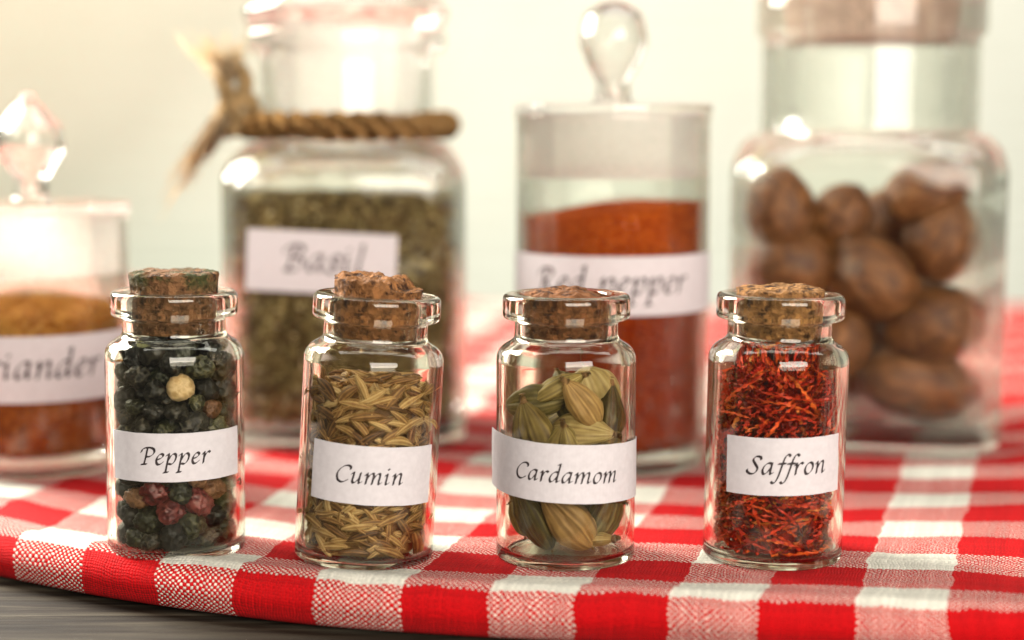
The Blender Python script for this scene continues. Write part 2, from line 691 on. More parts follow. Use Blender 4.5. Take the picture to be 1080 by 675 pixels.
def paper(parent, wrap, w, h, word, tw, tx=0, ty=0, tilt=0.0, thick=.12, corner=None):
    """label strip: wrap(a, b, off) maps strip millimetres to jar space"""
    nx, nyy = 60, 6
    ca, sa = math.cos(tilt), math.sin(tilt)

    def rot(a, b):
        return a * ca - b * sa, a * sa + b * ca
    V, F = [], []
    for off in (thick, .015):
        for j in range(nyy + 1):
            for i in range(nx + 1):
                a, b = -w / 2 + w * i / nx, -h / 2 + h * j / nyy
                e = .05 * nz((a * .6, b * .6, w), 1)
                aa, bb = rot(a, b + e)
                curl = .10 * (abs(a) / (w / 2)) ** 8 * (.5 + nz((a, b * .4, w), .5))
                curl = max(0, curl)
                if corner:
                    curl += corner * max(0, (-a - w * .36) / (w * .14)) ** 2
                V.append(wrap(aa, bb, off + curl))
    S = (nx + 1) * (nyy + 1)
    for j in range(nyy):
        for i in range(nx):
            q = [j * (nx + 1) + i, j * (nx + 1) + i + 1, (j + 1) * (nx + 1) + i + 1, (j + 1) * (nx + 1) + i]
            F.append(q)
            F.append([S + x for x in reversed(q)])
    edge = [i for i in range(nx + 1)] + [j * (nx + 1) + nx for j in range(1, nyy + 1)] + [nyy * (nx + 1) + i for i in range(nx - 1, -1, -1)] + [j * (nx + 1) for j in range(nyy - 1, 0, -1)]
    for a, b in zip(edge, edge[1:] + edge[:1]):
        F.append((a, S + a, S + b, b))
    me = make_mesh('paper_label', V, F, smooth=False)
    lab = link('paper_label', me, PAPER, parent)
    tv, tf, s = text_mesh(word, tw)
    W = []
    for x, y in tv:
        a, b = rot(x + tx, y + ty)
        W.append(wrap(a, b, thick + .02))
    link('lettering', make_mesh('lettering', W, tf, smooth=False), INK, lab)
    return lab


def wrap_cyl(R, zc, ang):
    """ang: direction of strip centre measured from -Y towards +X"""
    def f(a, b, off):
        t = ang + a / R
        return ((R + off) * math.sin(t), -(R + off) * math.cos(t), zc + b)
    return f


def wrap_flat(hy, xc, zc):
    def f(a, b, off):
        return (xc + a, -hy - off, zc + b)
    return f


# ------------------------------------------------------------------ cloth, table, wall
EDGE = [(-420, 470), (-300, 412), (-200, 356), (-130, 311), (-88, 285), (-71, 273.5), (-51, 264), (-29, 255), (0, 249), (36, 244), (73, 239), (140, 231), (260, 216), (420, 200)]


def edge_y(x):
    for (a, ya), (b, yb) in zip(EDGE[:-1], EDGE[1:]):
        if x <= b:
            t = (x - a) / (b - a)
            return ya + (yb - ya) * t
    return EDGE[-1][1]


def edge_smooth(x):
    return sum(edge_y(x + d) * w for d, w in ((-14, 1), (-7, 2), (0, 3), (7, 2), (14, 1))) / 9


def cloth_lift(x, y):
    return .8 * nz((x, y, 0), 1 / 48.0, 3) + .45 * nz((x, y, 0), 1 / 21.0, 9)


JARS = []   # (x, y, radius) flattened cloth spots


def build_cloth():
    prof = [(52, -6.9), (30, -7.0), (8, -7.05), (2.5, -6.95), (.3, -6.1), (-1.0, -4.2), (-1.4, -2.8), (-.9, -1.4), (.2, -.2), (1.8, .9), (3.8, 1.35), (6.0, 1.05), (8.5, .5), (11, .12), (15, 0)]
    prof = catmull(prof, 5)
    t = 17.0
    while t < 400:
        prof.append(np.array((t, 0.0)))
        t += 2.0 if t < 120 else 5.0
    prof = np.array(prof)
    arc = np.concatenate([[0], np.cumsum(np.hypot(*np.diff(prof, axis=0).T))])
    i0 = np.argmin(np.hypot(prof[:, 0] - 1.2, prof[:, 1] - 1.0))
    arc -= arc[i0]
    S = np.arange(-440, 300, 1.6)
    V, UV = [], []
    for s in S:
        ey = edge_smooth(s)
        slope = (edge_smooth(s + 2) - edge_smooth(s - 2)) / 4
        ang = R2(9.0 + 9.5 * max(0, min(1, (s + 110) / 200)))
        u = s * .99 - 2.9 + CHK * .5 + .35 * nz((s, 0, 0), .05)
        for (t, z), v in zip(prof, arc):
            x = s + max(t, 0) * math.sin(ang)
            y = ey + t * math.cos(ang)
            wav = cloth_lift(x, y)
            rise = 5.5 * max(0, min(1, (x - 62) / 90)) ** 1.6 * max(0, min(1, (t - 25) / 70))
            m = 1.0
            for jx, jy, jr in JARS:
                d = math.hypot(x - jx, y - jy)
                m = min(m, max(0, min(1, (d - jr) / 14)))
            k = max(0, min(1, (t - 2) / 14))
            zz = z + wav * m * k * 2.1 + rise * min(1, m * 1.6 + .0)
            if t < 8 and z > -6.8:
                zz += .5 * nz((s, z, 4), .045, 2) * max(0, min(1, (z + 6.8) / 4))
                y += .7 * nz((s, z, 1), .05, 5) * max(0, min(1, (z + 6.8) / 4))
            if z > -6.8 and t < 30:      # right end bulges a touch
                pass
            V.append((x, y, zz))
            UV.append((u + .7 * nz((s, t, 0), .045, 6) + .3 * nz((s, t, 0), .13, 2), v + .7 * nz((s, t, 5), .045, 8) + .3 * nz((s, t, 5), .13, 4)))
    n = len(prof)
    F = []
    for i in range(len(S) - 1):
        for j in range(n - 1):
            F.append((i * n + j, (i + 1) * n + j, (i + 1) * n + j + 1, i * n + j + 1))
    me = make_mesh('tablecloth', V, F, uv=UV)
    fix_normals(me)
    o = link('tablecloth', me, cloth_mat())
    tag(o, 'red and white gingham cloth folded over thickly along its front edge', 'tablecloth')


def build_setting():
    wood = wood_mat()
    # weathered boards under the cloth
    t = thing('wooden_table', 'grey weathered wooden table top bare below the cloth fold', 'table', xf((0, 0, -7.5)))
    y = 110
    k = 0
    while y < 640:
        w = 92
        bm = bmesh.new()
        bmesh.ops.create_cube(bm, size=1)
        for v in bm.verts:
            v.co = Vector((v.co.x * 1300, v.co.y * (w - 1.2), v.co.z * 22)) * MM
        bmesh.ops.bevel(bm, geom=bm.edges[:], offset=1.2 * MM, segments=3, affect='EDGES')
        me = bpy.data.meshes.new('board')
        bm.to_mesh(me)
        bm.free()
        o = link('board', me, wood, t)
        o.location = (17 * k * MM, (y + w / 2) * MM, -11 * MM)
        y += w
        k += 1
    # wall behind
    V = [(-1500, 1150, -900), (1500, 1150, -900), (1500, 1150, 900), (-1500, 1150, 900), (-1500, 1170, -900), (1500, 1170, -900), (1500, 1170, 900), (-1500, 1170, 900)]
    F = [(0, 1, 2, 3), (5, 4, 7, 6), (0, 4, 5, 1), (3, 2, 6, 7), (1, 5, 6, 2), (0, 3, 7, 4)]
    o = link('wall', make_mesh('wall', V, F, smooth=False), wall_mat())
    o['kind'] = 'structure'
    # slatted blind far behind the jars, left of centre
    b = thing('window_blind', 'pale cream horizontal slat blind, blurred, behind the jars', 'blind', xf((-260, 950, 0)))
    acc = Acc()
    z = -230
    while z < 330:
        P = [(-420, -1.2, z), (1000, -1.2, z), (1000, .2, z + 13.7), (-420, .2, z + 13.7)]
        Q = [(x, yy + 1.0, zz) for x, yy, zz in P]
        acc.add(P + Q, [(0, 1, 2, 3), (7, 6, 5, 4), (0, 4, 5, 1), (3, 2, 6, 7), (1, 5, 6, 2), (0, 3, 7, 4)])
        z += 14
    link('slat_panel', acc.mesh('slat_panel', smooth=False), slat_mat(), b)


# ------------------------------------------------------------------ small corked bottles
BR = 11.35   # bottle radius
BI = 10.0    # inner radius


def bottle_prof():
    out = [(0, .35), (BR - 2.6, .25, 1.0), (BR - 1.7, 0, .5), (BR, 0, 1.5), (BR, 34.2, 3.8), (8.4, 36.0, 1.4), (8.4, 39.0, .6), (10.35, 39.2, .9), (10.35, 43.3, 1.1),
           (7.0, 43.3, .7), (6.85, 36.2, 1.4), (BI, 33.2, 3.2), (BI, 1.0, 1.5), (BI - 3, .95, 1.5), (0, 1.1)]
    return fillet(out)


BOTTLE_ME = None


def add_cork(parent, kind, mat, seed):
    """tapered cork; kind: flat, chipped, crumbled"""
    n, rows = 120, 26
    V, F = [], []
    zb, zt = 36.4, {'flat': 46.4, 'chipped': 45.9, 'crumbled': 43.4, 'worn': 44.2}[kind]

    def rad(z):
        return 6.62 + .6 * (z - 36.4) / 9.6
    rings = []
    prof = [(0.001, zb)] + [(rad(zb) * k / 5, zb) for k in range(1, 5)] + [(rad(zb + (zt - zb) * k / rows), zb + (zt - zb) * k / rows) for k in range(rows + 1)]
    top = [(rad(zt) * (1 - k / 14), zt) for k in range(1, 14)] + [(.001, zt)]
    prof += top
    for r, z in prof:
        for k in range(n):
            t = 2 * math.pi * k / n
            x, y = r * math.cos(t), r * math.sin(t)
            p = (x, y, z)
            rough = (1.0 if kind == 'crumbled' else .55) * nz(p, .45, seed) + (.6 if kind == 'crumbled' else .3) * nz(p, 1.1, seed + 3) + .18 * nz(p, 2.3, seed + 5)
            out = 0
            if z > 43.0 or kind == 'flat' and z > 43.0:
                out = rough * .45
            pit = max(0, nz(p, .9, seed + 11) - .25) * 1.3
            rr = r + (out - pit * (.9 if z > 43.0 else .0))
            rr = max(rr, 0.001) if r > .01 else .001
            zz = z
            if z > 43.0:
                zz += rough * {'flat': .6, 'worn': 1.0, 'chipped': 1.3, 'crumbled': 1.9}[kind] * max(0, min(1, (z - 43.0) / 2))
                zz -= .35 * max(0, (r / rad(zt)) - .86) / .14 * max(0, min(1, (z - zt + .8) / .8))
                if kind == 'chipped':
                    a = x * .9 + y * -.35 - 2.6
                    if a > 0:
                        zz = min(zz, 43.4 + (zz - 43.4) * .35 + rough * .4) if a > 1.2 else zz - a * .6
                if kind == 'crumbled':
                    zz += 1.0 * max(0, 1 - (r / 6.6) ** 2) * max(0, min(1, (z - 43) / .5)) - max(0, x - 1.5) * .22
                if kind == 'worn':
                    zz += .35 * nz(p, .3, seed + 8) * max(0, min(1, (z - 43.5) / 1.2)) * 2
            V.append((rr * math.cos(t), rr * math.sin(t), zz))
    m = len(prof)
    for i in range(m - 1):
        for k in range(n):
            k2 = (k + 1) % n
            F.append((i * n + k, i * n + k2, (i + 1) * n + k2, (i + 1) * n + k))
    return link('cork', make_mesh('cork', V, F), mat, parent)


def bottle(label, M, cork, cmat, seed):
    global BOTTLE_ME
    t = thing('spice_bottle', label, 'bottle', M, 'small corked spice bottles')
    if BOTTLE_ME is None:
        V, F = lathe(bottle_prof(), 128)
        BOTTLE_ME = make_mesh('glass_body', V, F)
        fix_normals(BOTTLE_ME)
        BOTTLE_ME.materials.append(GLASS)
    link('glass_body', BOTTLE_ME, None, t)
    add_cork(t, cork, cmat, seed)
    return t


def base_at(px, py_front, R):
    g = on_z(px, py_front, 0)
    d = Vector((g.x, g.y, 0)).normalized()
    return g + d * (R - 2.2)


def face(px):
    return -math.atan((px - CX) / F_PX)


SMALL = {}
for key, px, py, lean in (('pepper', 187, 591, .6), ('cumin', 383.5, 600, 3.6), ('cardamom', 596, 600, 0.1), ('saffron', 813.5, 599.5, 1.0)):
    c = base_at(px, py, BR)
    SMALL[key] = xf((c.x, c.y, 0.0), face(px), R2(lean))
    JARS.append((c.x, c.y, 12))

cork_warm = cork_mat('cork_warm')
cork_brown = cork_mat('cork_brown', (.21, .082, .028))
cork_moss = cork_mat('cork_mossy', (.21, .10, .042), (.03, .015, .006), (.05, .062, .018))
cork_gold = cork_mat('cork_golden', (.32, .155, .052))

tp = bottle('small corked bottle of dark peppercorns labelled Pepper', SMALL['pepper'], 'flat', cork_moss, 2)
paper(tp, wrap_cyl(BR, 17.4, R2(1)), 23.4, 7.9, 'Pepper', 11.6, -.2, -1.1, R2(.3))
tc = bottle('small leaning corked bottle of cumin seeds labelled Cumin', SMALL['cumin'], 'chipped', cork_warm, 5)
paper(tc, wrap_cyl(BR, 15.6, R2(4)), 21.6, 9.4, 'Cumin', 10.9, -.6, -1.3, R2(-1.2))
td = bottle('small corked bottle of green cardamom pods labelled Cardamom', SMALL['cardamom'], 'crumbled', cork_brown, 9)
paper(td, wrap_cyl(BR + .04, 15.8, R2(2)), 36.5, 9.4, 'Cardamom', 17.4, -.2, -1.4, R2(-2.4), corner=.5)
ts = bottle('small corked bottle of red saffron threads labelled Saffron', SMALL['saffron'], 'worn', cork_gold, 14)
paper(ts, wrap_cyl(BR, 16.9, R2(9)), 20.0, 9.2, 'Saffron', 13.2, .1, -1.2, R2(1.6))


# ------------------------------------------------------------------ peppercorns
def build_peppercorns(M):
    N = 232
    rad = RNG.uniform(1.45, 2.35, N)
    P = np.zeros((N, 3))
    P[:, :2] = RNG.uniform(-6, 6, (N, 2))
    P[:, 2] = RNG.uniform(3, 60, N)
    for it in range(900):
        P[:, 2] -= .12 if it < 700 else .03
        for rep in range(2):
            d = P[:, None] - P[None]
            L = np.sqrt((d ** 2).sum(2)) + 1e-9
            ov = np.maximum(0, rad[:, None] + rad[None] - L)
            np.fill_diagonal(ov, 0)
            P += (d / L[..., None] * ov[..., None] * .28).sum(1)
            r = np.hypot(P[:, 0], P[:, 1]) + 1e-9
            lim = np.where(P[:, 2] > 32, 8.6, BI - .12) - rad
            k = np.minimum(1, lim / r)
            P[:, 0] *= k
            P[:, 1] *= k
            P[:, 2] = np.minimum(np.maximum(P[:, 2], 1.35 + rad), np.where(it > 450, 36.2, 99) - rad)
    variants = []
    Vi, Fi = ico(4)
    for q in range(9):
        ridge = []
        for v in Vi:
            w = Vector(v) * 2.3 + Vector((q * 7.1, q * 3.3, 0))
            f = noise.voronoi(w)[0]
            e = f[1] - f[0]
            ridge.append((1 - min(1, e * 2.6)))
        ridge = np.array(ridge)
        low = np.array([nz(v, 1.1, q * 5) for v in Vi])
        s = 1 + .30 * low + .22 * (ridge - .55) + .10 * np.array([nz(v, 6, q) for v in Vi])
        V = Vi * s[:, None] * np.array((1, RNG.uniform(.72, 1.02), RNG.uniform(.9, 1.15)))
        variants.append((V, ridge))
    mats = {
        'black': pepper_mat('black_peppercorn', [(.25, (.004, .004, .003)), (.55, (.013, .012, .009)), (.75, (.04, .034, .022)), (.95, (.18, .145, .09))]),
        'green': pepper_mat('green_peppercorn', [(.25, (.006, .007, .003)), (.55, (.020, .022, .009)), (.75, (.06, .058, .024)), (.95, (.22, .195, .10))]),
        'red': pepper_mat('pink_peppercorn', [(.2, (.03, .002, .003)), (.5, (.09, .006, .008)), (.85, (.24, .05, .04))], .35),
        'brown': pepper_mat('brown_peppercorn', [(.2, (.06, .025, .012)), (.5, (.16, .07, .03)), (.85, (.30, .15, .07))]),
        'cream': pepper_mat('white_peppercorn', [(.2, (.26, .13, .04)), (.5, (.52, .33, .13)), (.85, (.78, .58, .32))], .5),
    }
    lab = {
        'black': ('black wrinkled peppercorn among others inside the Pepper bottle', 'black peppercorns in the Pepper bottle'),
        'green': ('dark green wrinkled peppercorn among others inside the Pepper bottle', 'green peppercorns in the Pepper bottle'),
        'red': ('dull red wrinkled peppercorn among dark ones inside the Pepper bottle', 'red peppercorns in the Pepper bottle'),
        'brown': ('brown wrinkled peppercorn among dark ones inside the Pepper bottle', 'brown peppercorns in the Pepper bottle'),
        'cream': ('pale cream split peppercorn near the top of the Pepper bottle', None),
    }
    meshes = {}
    # which ones are where: screen position in bottle space (x to the right, -y to the viewer)
    front = P[:, 1] < -1

    def nearest(x, z, taken):
        d = np.hypot(P[:, 0] - x, P[:, 2] - z) + np.where(np.hypot(P[:, 0], P[:, 1]) + rad > 9.2, 0, 30) + np.where(P[:, 1] < -3, 0, 30) - 1.2 * rad
        for i in np.argsort(d):
            if i not in taken:
                return int(i)
    kinds = {}
    i = nearest(-1.0, 28.0, kinds)
    kinds[i] = 'cream'
    for x, z in ((-1.2, 6), (1.8, 8.5), (-4.5, 10.5)):
        kinds[nearest(x, z, kinds)] = 'red'
    for x, z in ((5.6, 25), (3.5, 10.6), (5.0, 13), (-6.4, 11)):
        kinds[nearest(x, z, kinds)] = 'brown'
    for i in range(N):
        kd = kinds.get(i) or random.choice(['black', 'black', 'green', 'green', 'black', 'green', 'brown' if P[i, 1] > 4 else 'black'])
        q = random.randrange(9)
        if (kd, q) not in meshes:
            V, rg = variants[q]
            if kd == 'cream':          # broken open: a hollow facing the viewer
                V = Vi * (1 + (np.linalg.norm(V, axis=1) - 1) * .35)[:, None]
                for a in range(len(V)):
                    d = -V[a, 1] * .9 + V[a, 2] * .3
                    if d > .55:
                        V[a] *= 1 - .75 * min(.5, (d - .55))
            me = make_mesh('peppercorn', V, Fi, tint=rg)
            me.materials.append(mats[kd])
            meshes[kd, q] = me
        o = link('peppercorn', meshes[kd, q])
        rot = Matrix.Identity(4) if kd == 'cream' else (Matrix.Rotation(random.uniform(0, 6.28), 4, 'Z') @ Matrix.Rotation(random.uniform(0, 6.28), 4, 'X'))
        o.matrix_world = M @ Matrix.Translation(Vector(P[i]) * MM) @ rot @ Matrix.Scale(rad[i] * (1.0 if kd != 'cream' else 1.0), 4)
        tag(o, lab[kd][0], 'peppercorn', lab[kd][1])


build_peppercorns(SMALL['pepper'])


# ------------------------------------------------------------------ cumin
def seed_shape(L, w, bend, segs=14, rows=11, q=0):
    V, F, T = [], [], []
    for i in range(rows):
        u = i / (rows - 1)
        s = math.sin(math.pi * min(1, max(0, u * .96 + .02))) ** .62
        z = (u - .5) * L
        off = bend * (1 - (2 * u - 1) ** 2)
        for k in range(segs):
            t = 2 * math.pi * k / segs
            rg = k % 2
            r = w * s * (1.1 if rg else .86)
            V.append((r * math.cos(t) + off, r * math.sin(t) * .82, z))
            T.append(.9 if rg else .1)
    for i in range(rows - 1):
        for k in range(segs):
            k2 = (k + 1) % segs
            F.append((i * segs + k, i * segs + k2, (i + 1) * segs + k2, (i + 1) * segs + k))
    F.append(tuple(reversed(range(segs))))
    F.append(tuple(range((rows - 1) * segs, rows * segs)))
    # stalk at one end
    n0 = len(V)
    v, f = tube([(0, 0, L * .49), (bend * .2, .05, L * .56)], [.11, .06], 4)
    V += [tuple(x) for x in v]
    F += [tuple(a + n0 for a in x) for x in f]
    T += [.8] * len(v)
    return np.array(V), F, np.array(T)


def build_cumin(M):
    mat = seed_mat('cumin_seed_skin', [(.05, (.03, .011, .003)), (.3, (.11, .046, .012)), (.55, (.26, .125, .036)), (.8, (.47, .28, .095)), (1.0, (.64, .45, .2))], .55, .35)
    var = [seed_shape(random.uniform(4.4, 5.8), random.uniform(.58, .8), random.uniform(.1, .55), q=q) for q in range(10)]
    mes = []
    for v, f, t in var:
        me = make_mesh('cumin_seed', v, f, tint=t)
        me.materials.append(mat)
        mes.append(me)
    TOP = 28.6

    def top(x, y):
        return TOP + .9 * nz((x, y, 0), .2, 3) + .06 * x + .02 * y

    def pose(th, z, depth, tilt, spin, lean):
        r = BI - depth
        # frame: outward o, tangent t, up
        o = Vector((math.sin(th), -math.cos(th), 0))
        tg = Vector((math.cos(th), math.sin(th), 0))
        up = Vector((0, 0, 1))
        ax = (tg * math.cos(tilt) + up * math.sin(tilt)) + o * lean
        ax.normalize()
        b = o.cross(ax).normalized()
        c = ax.cross(b)
        R = Matrix((b, c, ax)).transposed().to_4x4()
        return Matrix.Translation((o * r + up * z) * MM) @ R @ Matrix.Rotation(spin, 4, 'Z')
    lab, grp = 'slender ridged brown cumin seed among others inside the Cumin bottle', 'cumin seeds in the Cumin bottle'
    n = 0
    # top of the heap
    for i in range(80):
        a, r = random.uniform(0, 6.28), math.sqrt(random.random()) * 8.4
        x, y = r * math.cos(a), r * math.sin(a)
        Rm = Matrix.Rotation(random.uniform(0, 6.28), 4, 'Z') @ Matrix.Rotation(R2(90 + random.uniform(-28, 28)), 4, 'X') @ Matrix.Rotation(random.uniform(0, 6.28), 4, 'Z')
        k = max(.3, min(1, (9.0 - 2.6) / max(r, .1)))
        o = link('cumin_seed', mes[n % 10])
        o.matrix_world = M @ Matrix.Translation(Vector((x * k, y * k, top(x * k, y * k) + random.uniform(-.3, 1.0))) * MM) @ Rm
        tag(o, lab, 'cumin seed', grp)
        n += 1
    # front of the heap, against the glass: even jittered lattice, two depths
    cand = []
    for layer, (dep, cnt) in enumerate(((.72, 150), (1.5, 70))):
        for i in range(cnt):
            u = ((i * .61803 + layer * .37) % 1.0)
            th = -1.75 + 3.5 * u
            z = 2.1 + (TOP - 1.8) * ((i + .5) / cnt)
            cand.append((th + random.uniform(-.1, .1), z + random.uniform(-.4, .4), dep + random.uniform(0, .25)))
    for th, z, dep in cand:
        tl = random.choice([random.gauss(.35, .35), random.gauss(-.4, .4), random.uniform(-1.5, 1.5), random.gauss(-.2, .3)])
        half = 2.7 * abs(math.sin(tl))
        zz = max(z, 1.6 + half)
        o = link('cumin_seed', mes[n % 10])
        o.matrix_world = M @ pose(th, zz, dep, tl, random.uniform(-.6, .6), random.uniform(-.10, .10))
        tag(o, lab, 'cumin seed', grp)
        n += 1
    # the rest of the heap
    acc = Acc()
    v, f = lathe(fillet([(0, 1.5), (8.2, 1.5, 1), (8.2, TOP - .6, 1), (0, TOP - .3)]), 40)
    acc.add(v, f, .0)
    for i in range(520):
        v, f, t = var[i % 10]
        if i < 330:
            th = random.uniform(-math.pi, math.pi)
            if abs(th) < 1.6 and random.random() < .35:
                th += math.pi
            P = pose(th, random.uniform(3, TOP), random.uniform(.7, 2.0), random.gauss(0, .7), random.uniform(0, 6), random.uniform(-.1, .1))
        else:
            a, r = random.uniform(0, 6.28), math.sqrt(random.random()) * 7.0
            P = Matrix.Translation(Vector((r * math.cos(a), r * math.sin(a), top(0, 0) + random.uniform(-1.2, .2))) * MM) @ Matrix.Rotation(random.uniform(0, 6.28), 4, 'Z') @ Matrix.Rotation(R2(90 + random.uniform(-25, 25)), 4, 'X')
        m3 = np.array(P.to_3x3())
        off = np.array(P.translation) / MM
        vv = v @ m3.T + off
        vv[:, 2] = np.maximum(vv[:, 2], 1.4)
        acc.add(vv, f, np.clip(t * .9 + random.uniform(-.35, .6), -.2, 1.6))
    o = link('cumin_seed_heap', acc.mesh('cumin_seed_heap'), mat)
    o.matrix_world = M
    tag(o, 'mass of brown cumin seeds filling the inside of the Cumin bottle', 'cumin seeds', None, 'stuff')


build_cumin(SMALL['cumin'])


# ------------------------------------------------------------------ saffron
def build_saffron(M):
    mat = seed_mat('saffron_thread', [(.0, (.20, .008, .003)), (.25, (.55, .022, .005)), (.6, (.80, .06, .010)), (.85, (.88, .17, .02)), (1.05, (.90, .38, .07))], .45, .4, 700)

    def thread(th0, z0, rad, length, slope, wav, seed, flare=True):
        P = []
        n = 13
        th, z = th0, z0
        d = length / (n - 1)
        a = slope
        for i in range(n):
            u = i / (n - 1)
            rr = rad - .9 * abs(nz((u * 2.2, seed, 0), 1.0, seed)) * wav
            P.append((rr * math.sin(th), -rr * math.cos(th), z))
            a += .55 * wav * nz((u * 3.1, seed * .7, 3), 1.0, 2)
            th += d * math.cos(a) / rad
            z += d * math.sin(a)
        P = np.array(P)
        zc = P[:, 2]
        lo, hi = zc.min(), zc.max()
        if lo < 1.9:
            P[:, 2] += 1.9 - lo
        rads = [.20 + .34 * math.sin(math.pi * min(1, .12 + .8 * i / (n - 1))) for i in range(n)]
        if flare:
            rads[-1] = .42
            rads[-2] = .38
        v, f = tube(P, rads, 5, .55)
        t = np.repeat(np.linspace(.9 if random.random() < .3 else .4, .5, n), 5)
        return v, f, t
    lab, grp = 'thin curled red saffron thread among others inside the Saffron bottle', 'saffron threads in the Saffron bottle'
    n = 0
    for i in range(290):
        u = (i * .61803) % 1
        th = -1.7 + 3.4 * u + random.uniform(-.2, .2)
        z = 2.0 + 31.0 * ((i + .5) / 290)
        up = z > 19
        if up:
            sl = random.choice([random.gauss(1.3, .5), random.gauss(1.9, .5), random.gauss(.6, .5)])
        else:
            sl = random.choice([random.gauss(.1, .4), random.gauss(2.9, .45), random.gauss(.7, .4)])
        L = random.uniform(11, 20)
        if z + L * abs(math.sin(sl)) > 35:
            L = max(3.5, (35 - z) / max(.3, abs(math.sin(sl))))
        rad = random.uniform(8.3, 9.6) if z + L * max(0, math.sin(sl)) < 31.0 else random.uniform(5.2, 7.0)
        v, f, t = thread(th - L * math.cos(sl) / rad / 2, z, rad, L, sl, .7, i * 1.7 + 3)
        v[:, 2] = np.maximum(v[:, 2], 1.5)
        if v[:, 2].max() > 31:
            rr = np.hypot(v[:, 0], v[:, 1])
            k = np.minimum(1, np.where(v[:, 2] > 31, 6.5, 9.7) / rr)
            v[:, 0] *= k
            v[:, 1] *= k
        v[:, 2] = np.minimum(v[:, 2], 36)
        c = v.mean(0)
        o = link('saffron_thread', make_mesh('saffron_thread', v - c, f, tint=t), mat)
        o.matrix_world = M @ Matrix.Translation(Vector(c) * MM)
        tag(o, lab, 'saffron thread', grp)
    acc = Acc()
    v, f = lathe(fillet([(0, 1.5), (6.6, 1.5, 1), (6.9, 26, 4), (3, 31, 2), (0, 31)]), 40)
    acc.add(v, f, .1)
    for i in range(620):
        th = random.uniform(-math.pi, math.pi)
        z = random.uniform(2.0, 29)
        sl = random.uniform(0, math.pi)
        L = random.uniform(6, 11)
        rad = random.uniform(6.6, 8.4)
        if z + L * math.sin(sl) > 31:
            rad = random.uniform(4, 6.4)
        v, f, t = thread(th, z, rad, L, sl, 1.0, i * 2.3 + 900)
        v[:, 2] = np.minimum(v[:, 2], 33)
        acc.add(v, f, t + random.uniform(-.3, .3))
    o = link('saffron_tangle', acc.mesh('saffron_tangle'), mat)
    o.matrix_world = M
    tag(o, 'tangled mass of red saffron filling the inside of the Saffron bottle', 'saffron', None, 'stuff')


build_saffron(SMALL['saffron'])


# ------------------------------------------------------------------ cardamom pods
def pod_mesh(L, w, seed, split=False):
    segs, rows = 96, 34
    V, F, T = [], [], []
    for i in range(rows + 1):
        u = i / rows
        s = math.sin(math.pi * (u ** .86)) ** .72 if 0 < u < 1 else 0
        s = s * (1 - .12 * u) + .05
        z = (u - .5) * L
        for k in range(segs):
            t = 2 * math.pi * k / segs
            tri = 1 + .10 * math.cos(3 * t + seed) + .04 * math.cos(6 * t)
            rg = .5 * math.cos(23 * t + seed + 2.0 * nz((u * 2, seed, 0), 1)) + .5 * math.cos(14 * t + 3 * nz((u * 2.5, 7, seed), 1)) + .5 * nz((math.cos(t) * 3, math.sin(t) * 3, u * 4), 1.5, seed)
            groove = -.10 * max(0, math.cos(3 * (t) + seed + math.pi)) ** 6
            r = w * s * (tri + .014 * rg + groove + .13 * nz((math.cos(t), math.sin(t), u * 2.5), 1.4, seed) + .05 * nz((math.cos(t) * 2, math.sin(t) * 2, u * 6), 1.6, seed))
            V.append((r * math.cos(t), r * math.sin(t) * .88, z))
            T.append(.35 + .5 * rg + .35 * nz((math.cos(t), math.sin(t), u * 2), 1.3, seed + 4))
    for i in range(rows):
        for k in range(segs):
            k2 = (k + 1) % segs
            F.append((i * segs + k, i * segs + k2, (i + 1) * segs + k2, (i + 1) * segs + k))
    F.append(tuple(reversed(range(segs))))
    F.append(tuple(range(rows * segs, (rows + 1) * segs)))
    return np.array(V), F, np.array(T)


def stalk_mesh(L, w, seed):
    acc = Acc()
    v, f = tube([(0, 0, L * .46), (.05, .1, L * .5), (.2, .1, L * .56), (.3, .05, L * .6)], [.75, .5, .42, .5], 10)
    acc.add(v, f, .2)
    v, f = tube([(0, 0, -L * .46), (-.05, 0, -L * .53), (.1, .1, -L * .57)], [.5, .26, .12], 8)
    acc.add(v, f, .9)
    return acc


